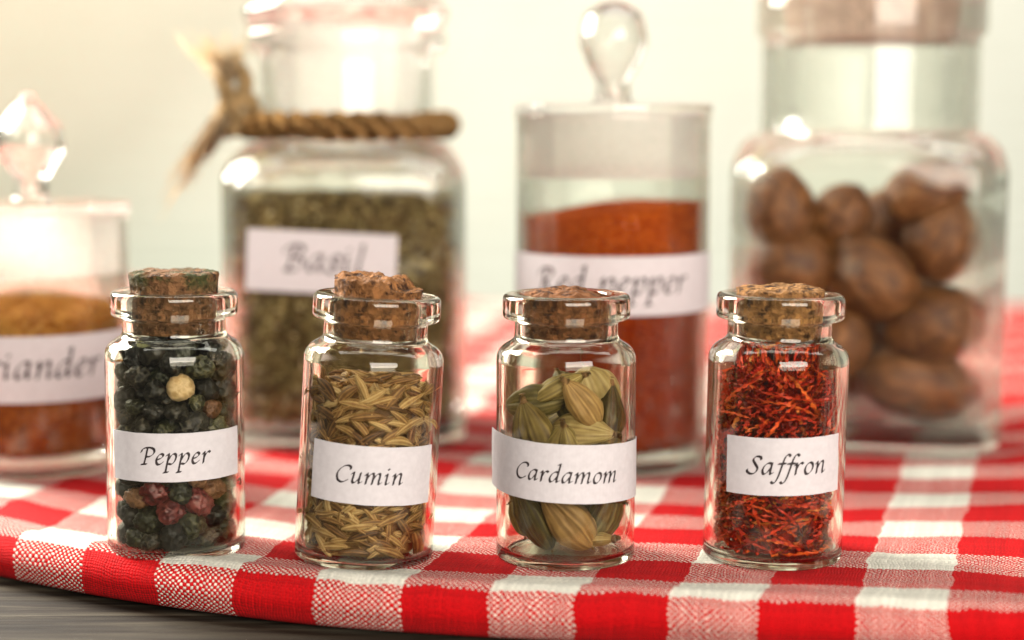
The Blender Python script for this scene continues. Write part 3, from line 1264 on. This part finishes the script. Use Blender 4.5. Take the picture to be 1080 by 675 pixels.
def build_cardamom(M):
    mats = {
        'green': seed_mat('cardamom_green', [(.0, (.10, .062, .016)), (.45, (.25, .175, .048)), (.8, (.42, .32, .11)), (1.1, (.60, .48, .22))], .5, .35, 500, .35),
        'dark': seed_mat('cardamom_dark_green', [(.0, (.045, .030, .008)), (.45, (.105, .08, .02)), (.8, (.20, .155, .05)), (1.1, (.34, .26, .1))], .5, .35, 500, .35),
        'tan': seed_mat('cardamom_tan', [(.0, (.22, .12, .035)), (.45, (.40, .24, .08)), (.8, (.55, .36, .14)), (1.1, (.66, .48, .24))], .5, .35, 500, .35),
        'pale': seed_mat('cardamom_pale', [(.0, (.19, .12, .036)), (.45, (.38, .27, .095)), (.8, (.54, .42, .18)), (1.1, (.68, .57, .31))], .5, .35, 500, .35),
    }
    stem = seed_mat('cardamom_stalk', [(.0, (.16, .08, .03)), (.6, (.32, .18, .07)), (1.0, (.5, .34, .16))], .7, .2, 700, .3)
    # x, y(-front), z in bottle mm ; axis direction ; length ; half width ; kind ; label
    pods = [
        (-5.0, -3.2, 26.0, (.95, -.1, .15), 11.0, 3.2, 'dark', 'olive brown cardamom pod lying level, high against the glass'),
        (-4.6, -5.0, 21.3, (-.35, -.1, .9), 11.5, 3.5, 'green', 'green cardamom pod with its tip pointing down, above the label'),
        (-.4, -6.0, 18.6, (.02, -.45, .85), 10.5, 3.6, 'green', 'plump green cardamom pod standing stalk up, above the label centre'),
        (3.2, -5.2, 21.6, (.9, -.25, -.05), 10.5, 2.9, 'pale', 'pale green cardamom pod lying with its stalk pointing sideways'),
        (5.0, .6, 26.2, (.35, .2, -.9), 13.0, 4.0, 'pale', 'large pale cardamom pod at the top behind the others'),
        (6.0, -3.4, 19.6, (.3, .5, .8), 11.0, 3.3, 'green', 'round green cardamom pod against the glass beside the lying pale pod'),
        (-6.2, -1.6, 18.8, (.2, .8, .5), 11.0, 3.2, 'dark', 'dark green cardamom pod half hidden, end on, above the label'),
        (.8, 1.2, 26.0, (-.4, .5, .75), 11.5, 3.4, 'dark', 'dark green cardamom pod tilted at the back of the heap'),
        (-1.6, 4.8, 20.5, (.8, .3, .5), 12.0, 3.6, 'green', 'green cardamom pod at the back behind the plump upright pod'),
        (-4.4, -3.6, 13.6, (.7, .1, .6), 12.0, 3.4, 'green', 'green cardamom pod hidden mostly behind the Cardamom label, topmost'),
        (3.6, -3.2, 13.2, (.8, -.2, -.5), 12.0, 3.5, 'dark', 'dark cardamom pod hidden mostly behind the Cardamom label, lower'),
        (1.0, 3.8, 11.5, (.5, .6, .4), 12.0, 3.6, 'tan', 'tan cardamom pod deep inside behind the Cardamom label'),
        (.2, -5.0, 7.2, (-.62, -.1, .72), 12.5, 4.0, 'tan', 'large golden tan cardamom pod under the label'),
        (-4.9, -4.6, 7.4, (-.42, -.1, .86), 12.5, 2.7, 'dark', 'slim dark cardamom pod leaning beside the golden tan pod'),
        (6.4, -2.4, 7.9, (.35, .1, .9), 10.5, 3.1, 'dark', 'dark green cardamom pod upright against the glass under the label'),
        (-7.0, -1.0, 8.4, (-.1, .3, .95), 10.0, 2.6, 'green', 'green cardamom pod upright beside the slim dark pod'),
        (4.2, 2.6, 5.9, (.9, .4, .05), 11.0, 3.2, 'pale', 'pale cardamom pod lying on the bottom behind the dark pods'),
        (-1.2, -3.4, 28.2, (.8, .1, .45), 9.5, 2.5, 'green', 'small olive cardamom pod tilted upward at the very top of the heap'),
        (2.4, -5.6, 26.2, (-.55, -.15, .8), 9.5, 2.6, 'tan', 'small tan cardamom pod leaning in front of the large pale pod'),
        (7.2, -2.4, 24.0, (.1, .2, .95), 10.0, 2.6, 'dark', 'dark cardamom pod upright against the glass beside the large pale pod'),
        (-1.4, 2.6, 4.9, (.85, .4, .2), 11.0, 3.0, 'green', 'green cardamom pod lying at the back of the bottle floor'),
        (5.0, -4.6, 3.9, (.9, -.35, .12), 6.0, 1.5, 'pale', 'small shrivelled cardamom pod lying on the bottle floor'),
    ]
    for i, (x, y, z, ax, L, w, kd, lb) in enumerate(pods):
        L, w = L * .98, w * .96
        v, f, t = pod_mesh(L, w, i * 1.9 + 1)
        a = Vector(ax).normalized()
        q = a.to_track_quat('Z', 'Y').to_matrix().to_4x4() @ Matrix.Rotation(i * 1.3, 4, 'Z')
        # keep inside the glass
        m3 = np.array(q.to_3x3())
        for it in range(60):
            w3 = v @ m3.T + np.array((x, y, z))
            r = np.hypot(w3[:, 0], w3[:, 1])
            j = r.argmax()
            if r[j] > BI - .15:
                k = (r[j] - BI + .2)
                x -= w3[j, 0] / r[j] * k
                y -= w3[j, 1] / r[j] * k
            zm = w3[:, 2].min()
            if zm < 1.35:
                z += 1.37 - zm
        o = link('cardamom_pod', make_mesh('cardamom_pod', v, f, tint=t), mats[kd])
        o.matrix_world = M @ Matrix.Translation(Vector((x, y, z)) * MM) @ q
        tag(o, lb, 'cardamom pod', 'cardamom pods in the Cardamom bottle')
        link('stalk', stalk_mesh(L, w, i).mesh('stalk'), stem, o)


build_cardamom(SMALL['cardamom'])


# ------------------------------------------------------------------ round jars with knobbed lids
def round_jar(label, M, R, H, word, lw, lz, tw, tx, knob, lid_h, mound):
    t = thing('spice_jar', label, 'jar', M, 'large glass spice jars')
    zs = H - lid_h
    prof = [(0, 1.6), (R - 6, 1.2, 2), (R - 4, 0, 1.2), (R, 0, 2.2), (R, H - 1.8, .5), (R + .35, H - 1.6, .3), (R + .35, H - .6, .4), (R - 1.9, H - .6, .4), (R - 1.9, 4.6, 2.4), (R - 6, 3.8, 2), (0, 4.0)]
    V, F = lathe(fillet(prof), 128)
    me = make_mesh('glass_body', V, F)
    fix_normals(me)
    link('glass_body', me, THICK, t)
    # lid: ground plug + flat flange
    rp = R - 2.05
    prof = [(0, zs + 2.2), (rp - 2.4, zs + 2.0, .8), (rp - 1.6, zs, .6), (rp, zs, .6), (rp, H - .4, .1), (R + .5, H - .35, .3), (R + .5, H + 1.5, .6), (0, H + 1.7)]
    V, F = lathe(fillet(prof), 128)
    me = make_mesh('lid', V, F)
    fix_normals(me)
    lid = link('lid', me, [FROST, KNOBG], t)
    mi = [1 if p.center.z / MM > H - .38 else 0 for p in me.polygons]
    me.polygons.foreach_set('material_index', mi)
    V, F = lathe(knob, 96)
    V[:, 2] += H + 1.72
    me = make_mesh('knob', V, F)
    if me.polygons[len(me.polygons) // 4].normal.xy.dot(me.polygons[len(me.polygons) // 4].center.xy) < 0:
        me.flip_normals()
    link('knob', me, KNOBG, lid)
    paper(t, wrap_cyl(R, lz, 0), lw[0], lw[1], word, tw, tx, -lw[1] * .13)
    return t


def mound(name, M, R, zt, amp, slope, mat, label, cat, seed, grains=0, gs=.3):
    """loose ground spice filling a round jar"""
    acc = Acc()
    n = 120
    rr = [(R * k / 26) for k in range(26, -1, -1)]
    prof = [(R - 1.0, 4.75), (R, 5.4)] + [(R, 5.4 + (zt - 5.4) * k / 24) for k in range(1, 25)]
    V, F = [], []
    rows = [(0.001, 4.75)] + prof + [(max(r, .001), None) for r in rr[1:]]
    for r, z in rows:
        for k in range(n):
            t = 2 * math.pi * k / n
            x, y = r * math.cos(t), r * math.sin(t)
            top = zt + slope[0] * x + slope[1] * y + amp * (1 - (r / R) ** 1.6) + .5 * nz((x, y, 0), .16, seed) + .25 * nz((x, y, 0), .5, seed)
            zz = top if z is None else (z if z < 5.5 else 5.4 + (top - 5.4) * (z - 5.4) / (zt - 5.4))
            V.append((x, y, zz))
    m = len(rows)
    for i in range(m - 1):
        for k in range(n):
            k2 = (k + 1) % n
            F.append((i * n + k, i * n + k2, (i + 1) * n + k2, (i + 1) * n + k))
    acc.add(V, F, .3)
    iv, jf = ico(1)
    for i in range(grains):
        a, r = random.uniform(0, 6.28), math.sqrt(random.random()) * (R - .5)
        x, y = r * math.cos(a), r * math.sin(a)
        z = zt + slope[0] * x + slope[1] * y + amp * (1 - (r / R) ** 1.6)
        s = gs * random.uniform(.5, 1.4)
        acc.add(iv * np.array((s, s * random.uniform(.6, 1), s * .8)) + np.array((x, y, z + .1)), jf, random.random())
    o = link(name, acc.mesh(name), mat)
    o.matrix_world = M
    tag(o, label, cat, None, 'stuff')


KN_ROUND = fillet([(0, 0), (4.4, 0), (3.6, 1.2, 1), (3.3, 4.2, 2), (5.2, 7.2, 3), (7.3, 12.5, 5), (6.2, 18.2, 5), (2.4, 20.6, 3), (.01, 20.7), (0, 20.7), (0, 19.2), (1.9, 19.1, 2), (4.9, 17.4, 3), (5.9, 12.6, 4), (4.1, 8.0, 2), (1.6, 4.4, 1), (1.2, 1.4, .5), (0, 1.2)])
KN_SPADE = fillet([(0, 0), (4.5, 0), (3.4, .8, .8), (3.3, 4.6, 2), (4.6, 6.6, 2), (7.3, 10.8, 3), (6.6, 15.2, 3), (2.6, 20.0, 3), (1.5, 20.6, .6), (1.3, 22.0, .9), (0, 22.3), (0, 19.0), (1.3, 18.8, 1), (5.0, 14.6, 3), (5.6, 11.2, 2.5), (3.2, 7.6, 2), (1.5, 5.0, 1), (1.2, 1.4, .5), (0, 1.2)])

rpR, coR = 20.0, 19.2
c = base_at(644, 503, rpR)
MRED = xf((c.x, c.y, 0), face(644), 0)
JARS.append((c.x, c.y, 22))
round_jar('tall round glass jar of red powder labelled Red pepper', MRED, rpR, 73.0, 'Red pepper', (62, 11.8), 38.6, 33.5, 0.0, KN_ROUND, 13.5, 0)
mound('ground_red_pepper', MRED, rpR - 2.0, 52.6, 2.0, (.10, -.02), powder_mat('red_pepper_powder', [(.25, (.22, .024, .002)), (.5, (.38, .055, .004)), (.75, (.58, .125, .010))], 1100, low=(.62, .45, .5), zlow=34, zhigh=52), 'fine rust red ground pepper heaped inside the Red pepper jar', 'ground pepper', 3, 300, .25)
c = base_at(43, 506, coR)
MCOR = xf((c.x, c.y, 0), face(43), 0)
JARS.append((c.x, c.y, 22))
round_jar('squat round glass jar of tan powder labelled Coriander', MCOR, coR, 53.0, 'Coriander', (60, 13.2), 22.4, 31.0, -2.0, KN_SPADE, 13.0, 0)
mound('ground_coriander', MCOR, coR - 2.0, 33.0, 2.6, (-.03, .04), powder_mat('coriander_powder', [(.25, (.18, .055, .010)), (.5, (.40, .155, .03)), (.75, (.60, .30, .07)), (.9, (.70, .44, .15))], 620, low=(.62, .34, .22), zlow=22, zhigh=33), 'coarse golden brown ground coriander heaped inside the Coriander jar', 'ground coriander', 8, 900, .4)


# ------------------------------------------------------------------ square jars
def square_jar(label, M, h, neck, rim, zs, zn, zr, base_t, rc, wall):
    t = thing('spice_jar', label, 'jar', M, 'large glass spice jars')
    n = 128
    rings = []

    def add(hh, z, r=None):
        rings.append((rounded_ring(hh, hh, r if r is not None else rc, n), z))
    # outside going up
    for a in np.linspace(0, 1, 7):
        e = 3.2 * (1 - math.sin(a * math.pi / 2))
        add(h - e, 3.2 * (1 - math.cos(a * math.pi / 2)), rc)
    for z in np.linspace(6, zs - 9, 8):
        add(h, z)
    for a in np.linspace(0, 1, 14)[1:]:      # shoulder: quarter ellipse onto the round neck
        s = math.sin(a * math.pi / 2)
        cth = 1 - math.cos(a * math.pi / 2)
        hh = h + (neck - h) * cth
        z = zs - 9 + 9.5 * s
        add(hh, z, rc + (hh - rc) * cth)
    for z in np.linspace(zs + 1.5, zn, 8):
        add(neck, z, neck)
    for a in np.linspace(0, 1, 8)[1:]:
        add(neck + (rim - neck) * math.sin(a * math.pi / 2), zn + 2.0 * (1 - math.cos(a * math.pi / 2)), 99)
    for z in np.linspace(zn + 2.3, zr - 1.2, 4):
        add(rim, z, 99)
    for a in np.linspace(0, 1, 6)[1:]:
        add(rim - 1.2 * (1 - math.cos(a * math.pi / 2)), zr - 1.2 + 1.2 * math.sin(a * math.pi / 2), 99)
    ni = neck - wall
    add(ni + .6, zr, 99)
    add(ni, zr - .8, 99)
    for z in np.linspace(zr - 2, zs + 1.0, 8):
        add(ni, z, 99)
    hi = h - wall
    for a in np.linspace(1, 0, 14)[1:]:
        s = math.sin(a * math.pi / 2)
        cth = 1 - math.cos(a * math.pi / 2)
        hh = hi + (ni - hi) * cth
        add(hh, zs - 10 + 8.8 * s, rc - 2 + (hh - rc + 2) * cth)
    for z in np.linspace(zs - 12, base_t + 4, 8):
        add(hi, z, rc - 2)
    for a in np.linspace(0, 1, 7)[1:]:
        e = 4 * (1 - math.cos(a * math.pi / 2))
        add(hi - e, base_t + 4 * (1 - math.sin(a * math.pi / 2)), rc - 2)
    V, F = loft(rings)
    me = make_mesh('glass_body', V, F)
    fix_normals(me)
    link('glass_body', me, THICK, t)
    return t


# --- basil
hB = 26.6
gb = on_z(370, 476, 0)
cb = gb + Vector((gb.x, gb.y, 0)).normalized() * hB
rotB = face(366) + R2(-3)
MBAS = xf((cb.x, cb.y, 0), rotB, 0)
JARS.append((cb.x, cb.y, 32))
tb = square_jar('square shouldered glass jar of dried leaves labelled Basil', MBAS, hB, 19.7, 22.6, 66, 86.5, 91.5, 4.0, 9.5, 2.2)
paper(tb, wrap_flat(hB, -4.4, 41.0), 32.0, 13.2, 'Basil', 17.6, .4, -2.0, R2(-3.0))
# glass stopper with ground plug
prof = fillet([(0, 72), (15.6, 72, 1), (16.9, 90.0, .5), (16.9, 91.9, .2), (22.0, 92.0, .8), (23.4, 95.5, 1.5), (20.5, 99, 3), (8, 101, 2), (5, 106, 2), (9, 114, 4), (5, 121, 3), (0, 122)])
V, F = lathe(prof, 96)
me = make_mesh('stopper', V, F)
fix_normals(me)
st = link('stopper', me, [FROST, KNOBG], tb)
me.polygons.foreach_set('material_index', [1 if p.center.z / MM > 91.8 else 0 for p in me.polygons])


def build_basil(M):
    mat = flake_mat()
    acc = Acc()
    hi = hB - 2.6
    ring = rounded_ring(hi - 2.0, hi - 2.0, 6, 64)
    v, f = loft([(ring, 6.2), (ring, 53.5)])
    acc.add(v, f, .1)

    def flake(c, nrm):
        s = random.uniform(.5, 1.35)
        a = Vector(nrm).orthogonal().normalized()
        b = Vector(nrm).cross(a).normalized()
        w = random.uniform(0, 6.28)
        u = (a * math.cos(w) + b * math.sin(w))
        t = (-a * math.sin(w) + b * math.cos(w))
        nn = Vector(nrm)
        asp = random.uniform(.35, .9)
        k = random.uniform(-.3, .3)
        P = []
        for (p, q) in ((-1, -.5), (0, -.8), (1, -.3), (1.1, .4), (0, .8), (-1, .5)):
            P.append(Vector(c) + u * p * s + t * q * s * asp + nn * (k * (p * p - .5) + random.uniform(-.1, .1)) * s)
        acc.add([tuple(x) for x in P], [(0, 1, 4, 5), (1, 2, 3, 4)], min(1, max(0, random.gauss(.42, .24))))
    for i in range(7000):
        sd = random.choice((0, 0, 0, 0, 1, 2, 3, 4, 4))
        z = random.uniform(6.2, 54.5)
        a = random.uniform(-hi + 1.0, hi - 1.0)
        d = hi - .3 - abs(random.gauss(0, .7))
        # rounded corners
        over = abs(a) - (hi - 7)
        if over > 0:
            d -= 7 - math.sqrt(max(0, 49 - over * over))
        jit = Vector((random.gauss(0, .45), random.gauss(0, .45), random.gauss(0, .45)))
        if sd == 0:
            flake((a, -d, z), (Vector((0, -1, 0)) + jit).normalized())
        elif sd == 1:
            flake((-d, a, z), (Vector((-1, 0, 0)) + jit).normalized())
        elif sd == 2:
            flake((d, a, z), (Vector((1, 0, 0)) + jit).normalized())
        elif sd == 3:
            flake((a, d, z), (Vector((0, 1, 0)) + jit).normalized())
        else:
            y = random.uniform(-hi + 1.5, hi - 1.5)
            if abs(a) > hi - 4 and abs(y) > hi - 4:
                continue
            zz = 54.6 + .8 * nz((a, y, 0), .12, 4) + random.uniform(-.6, .7)
            flake((a, y, zz), (Vector((0, 0, 1)) + jit).normalized())
    me = acc.mesh('dried_basil', smooth=False)
    o = link('dried_basil', me, mat)
    o.matrix_world = M
    tag(o, 'crumbled olive green dried leaves filling the Basil jar', 'dried basil', None, 'stuff')


build_basil(MBAS)


# --- twine round the basil jar
def build_twine(M):
    rope = fibre_mat('jute_twine', [(.1, (.13, .055, .016)), (.4, (.38, .195, .065)), (.7, (.62, .38, .15)), (1, (.78, .57, .30))])
    pale = fibre_mat('frayed_jute', [(.1, (.74, .55, .32)), (.5, (.86, .69, .46)), (.9, (.92, .80, .60))], True)
    t = thing('twine', 'brown jute twine tied round the neck of the Basil jar', 'twine', M)

    def strands(path, r_off, r_str, turns, acc, taper=None):
        path = [np.array(p, float) for p in path]
        m = len(path)
        for s in range(3):
            Q = []
            for i, p in enumerate(path):
                d = path[min(i + 1, m - 1)] - path[max(i - 1, 0)]
                d /= np.linalg.norm(d) + 1e-9
                a = np.cross(d, (.05, .02, 1.0))
                a /= np.linalg.norm(a) + 1e-9
                b = np.cross(d, a)
                w = 2 * math.pi * (turns * i / m + s / 3)
                Q.append(p + r_off * (a * math.cos(w) + b * math.sin(w)))
            v, f = tube(Q, r_str, 8)
            tt = np.array([.35 + .35 * nz(x, .8, s) for x in v])
            acc.add(v, f, tt)
    acc = Acc()
    P = [((19.8 + 2.7) * math.cos(a), (19.8 + 2.7) * math.sin(a), 70.2 + .3 * math.sin(a)) for a in np.linspace(0, 2 * math.pi, 320)]
    strands(P, 1.65, 1.75, 10, acc)
    link('cord', acc.mesh('cord'), rope, t)
    # knot at the viewer's left of the neck
    K = np.array((-23.0, -6.0, 72.5))
    acc = Acc()
    loops = [
        [(3.5, -3, -3), (0, -5, -1), (-3.5, -2, 2), (-2, 2, 4), (2, 1, 3), (2.5, -3, 0), (-1, -5, -3), (-4, -2, -4)],
        [(3, -2, 3), (-1, -4.5, 3), (-4, -1, 0), (-2.5, 3, -3), (1.5, 2, -3.5), (2, -2.5, -1)],
        [(-1, -3, 3), (-4.0, -3, 6), (-4.5, -1, 9.5), (-1.0, 0, 11), (1.0, -2, 8), (.5, -3.5, 4)],
    ]
    for L in loops:
        strands(catmull([K + np.array(p) * .92 for p in L], 14), .95, 1.05, 4, acc)
    link('knot', acc.mesh('knot'), fibre_mat('light_jute', [(.1, (.30, .15, .05)), (.4, (.56, .36, .16)), (.8, (.78, .58, .34))]), t)
    acc = Acc()
    for i in range(170):
        a = random.gauss(0, .75)
        L = random.uniform(4, 10.5)
        st = K + np.array((-3.0 + random.gauss(0, .8), -3 + random.gauss(0, .8), -1 + random.gauss(0, 1.0)))
        dr = np.array((-.72 + a * .4, -.2 + random.gauss(0, .22), -.55 + a * .6))
        P = [st + dr * L * u + np.array((0, 0, -3.2 * u * u)) + np.array([random.gauss(0, .25) for _ in range(3)]) * u for u in np.linspace(0, 1, 6)]
        v, f = tube(P, [.26, .24, .22, .2, .17, .1], 4)
        acc.add(v, f, random.random())
    for i in range(80):
        L = random.uniform(4, 10)
        st = K + np.array((-2.5 + random.gauss(0, 1.0), -2 + random.gauss(0, .8), 9 + random.gauss(0, 1.5)))
        dr = np.array((-.35 + random.gauss(0, .5), random.gauss(0, .2), .85))
        P = [st + dr * L * u + np.array([random.gauss(0, .3) for _ in range(3)]) * u for u in np.linspace(0, 1, 6)]
        v, f = tube(P, [.26, .24, .22, .2, .17, .1], 4)
        acc.add(v, f, .3 + .7 * random.random())
    link('tassel', acc.mesh('tassel'), pale, t)


build_twine(MBAS)

# --- nutmeg jar
hN = 29.4
gn = on_z(908, 480, 0)
cn = gn + Vector((gn.x, gn.y, 0)).normalized() * hN
MNUT = xf((cn.x, cn.y, 0), face(908), 0)
JARS.append((cn.x, cn.y, 36))
tn = square_jar('large square glass jar of whole nutmegs with no label', MNUT, hN, 24.2, 25.6, 68, 89.5, 99.0, 5.5, 10.0, 3.0)
cm = cork_mat('stopper_cork', (.72, .52, .42), (.60, .42, .32))
V, F = lathe(fillet([(0, 89.5), (18.6, 89.5, .6), (20.9, 108, .8), (0, 108)]), 96)
link('cork', make_mesh('cork', V, F), cm, tn)


def build_nutmegs(M):
    mat = nutmeg_mat()
    Vi, Fi = ico(5)
    Minv = M.inverted()
    # picture centre, half sizes in px, depth behind the jar's front glass, tilt of the long axis, label
    nuts = [
        (818, 223, 46, 37, 13, 100, 'pale brown nutmeg at the top of the heap, directly behind the Saffron cork'),
        (886, 231, 38, 33, 17, 60, 'small dark nutmeg at the top middle of the heap'),
        (978, 202, 50, 35, 13, 20, 'brown nutmeg lying sideways at the very top of the heap'),
        (993, 254, 47, 40, 11.5, 65, 'warm brown wrinkled nutmeg under the sideways topmost nutmeg'),
        (820, 283, 48, 42, 12, 10, 'dark brown nutmeg under the pale brown nutmeg behind the Saffron cork'),
        (916, 292, 56, 44, 12.5, -30, 'large dark brown nutmeg in the middle of the heap'),
        (990, 343, 58, 44, 12.5, 15, 'big reddish brown nutmeg against the glass low in the heap'),
        (966, 417, 66, 38, 13, -8, 'long dark nutmeg lying on the floor of the jar'),
        (868, 368, 52, 42, 13, 30, 'dark nutmeg low in the heap beside the Saffron bottle'),
        (842, 420, 48, 40, 13, 0, 'nutmeg on the jar floor hidden mostly by the Saffron bottle'),
        (936, 238, 44, 38, 36, 20, 'nutmeg at the back of the heap between the top two'),
        (870, 300, 48, 40, 38, 70, 'nutmeg at the back of the jar behind the middle of the heap'),
        (960, 330, 50, 42, 40, 10, 'nutmeg at the back of the jar behind the big reddish one'),
        (900, 412, 54, 42, 38, 0, 'nutmeg on the jar floor at the back'),
    ]
    for i, (px, py, a, b, dep, tilt, lb) in enumerate(nuts):
        Y = gn.y + dep
        w = on_y(px, py, Y)
        k = Y / F_PX * 1.0
        A, B = a * k, b * k
        V = []
        T = []
        for v in Vi:
            e = nz(v, 2.2, i * 3 + 1)
            w1 = abs(nz((v[0] * 5, v[1] * 5, v[2] * 2.0), 1.0, i * 2 + 5))
            w2 = abs(nz((v[0] * 9, v[1] * 9, v[2] * 3.5), 1.0, i + 9))
            s = 1 + .05 * e - .018 * (1 - min(1, w1 * 4)) - .010 * (1 - min(1, w2 * 4))
            V.append((v[0] * s * B, v[1] * s * B, v[2] * s * A * (1 + .06 * v[2])))
            T.append(.25 + .75 * min(1, w1 * 3))
        o = link('nutmeg', make_mesh('nutmeg', V, Fi, tint=T), mat)
        rot = Matrix.Rotation(R2(90 - tilt), 4, 'Y') @ Matrix.Rotation(i * 1.1, 4, 'Z')
        loc = Minv @ (w * MM) / MM
        lim = hN - 3.1
        ext = [math.sqrt(sum((rot[r][c2] * s2) ** 2 for c2, s2 in ((0, B), (1, B), (2, A)))) for r in range(3)]
        for ax in (0, 1):
            loc[ax] = max(-lim + ext[ax], min(lim - ext[ax], loc[ax]))
        loc[2] = max(loc[2], 5.7 + ext[2])
        o.matrix_world = M @ Matrix.Translation(Vector(loc) * MM) @ rot
        tag(o, lb, 'nutmeg', 'nutmegs in the large square jar')


build_nutmegs(MNUT)
build_cloth()
build_setting()

# ------------------------------------------------------------------ light
def area(name, loc, target, size, size_y, power, color):
    l = bpy.data.lights.new(name, 'AREA')
    l.shape = 'RECTANGLE'
    l.size, l.size_y = size, size_y
    l.energy = power
    l.color = color
    o = bpy.data.objects.new(name, l)
    COL.objects.link(o)
    o.location = Vector(loc) * MM
    o.rotation_euler = (Vector(target) - Vector(loc)).to_track_quat('-Z', 'Y').to_euler()
    return o


area('window_light', (-480, 600, 330), (-150, 100, 0), .32, .40, 21.0, (1, .955, .87))
area('front_light', (210, -290, 215), (0, 320, 25), .50, .32, 7.8, (1, .92, .82))
area('backdrop_fill', (90, 440, 640), (20, 950, 40), .9, .35, 5.6, (1, .99, .92))  # added unseen lamp, brightens the wall and blind
area('backdrop_fill', (-430, 560, 480), (-380, 950, 60), .5, .3, 1.3, (1, .99, .42))  # added unseen lamp, tints the left of the blind yellow

W = bpy.data.worlds.new('World')
SC.world = W
W.use_nodes = True
bg = W.node_tree.nodes.get('Background') or W.node_tree.nodes.new('ShaderNodeBackground')
bg.inputs[0].default_value = (1.0, .96, .9, 1)
bg.inputs[1].default_value = .06

# ------------------------------------------------------------------ camera
cam = bpy.data.cameras.new('camera')
co = bpy.data.objects.new('camera', cam)
COL.objects.link(co)
co.location = (0, 0, CAM_H * MM)
co.rotation_euler = (math.pi / 2 - PITCH, 0, 0)
cam.sensor_width = 36
cam.lens = F_PX / 1080 * 36
cam.clip_start = .005
cam.clip_end = 20
cam.dof.use_dof = True
cam.dof.focus_distance = .276
cam.dof.aperture_fstop = cam.lens / 7.6
cam.dof.aperture_blades = 0
SC.camera = co

SC.view_settings.view_transform = 'Standard'
SC.view_settings.look = 'None'
SC.view_settings.exposure = 0
SC.view_settings.gamma = 1
SC.render.engine = 'CYCLES'
cy = SC.cycles
cy.use_denoising = True
cy.max_bounces = 28
cy.transmission_bounces = 22
cy.transparent_max_bounces = 40
cy.glossy_bounces = 6
cy.diffuse_bounces = 4
cy.sample_clamp_indirect = 6
cy.caustics_reflective = False
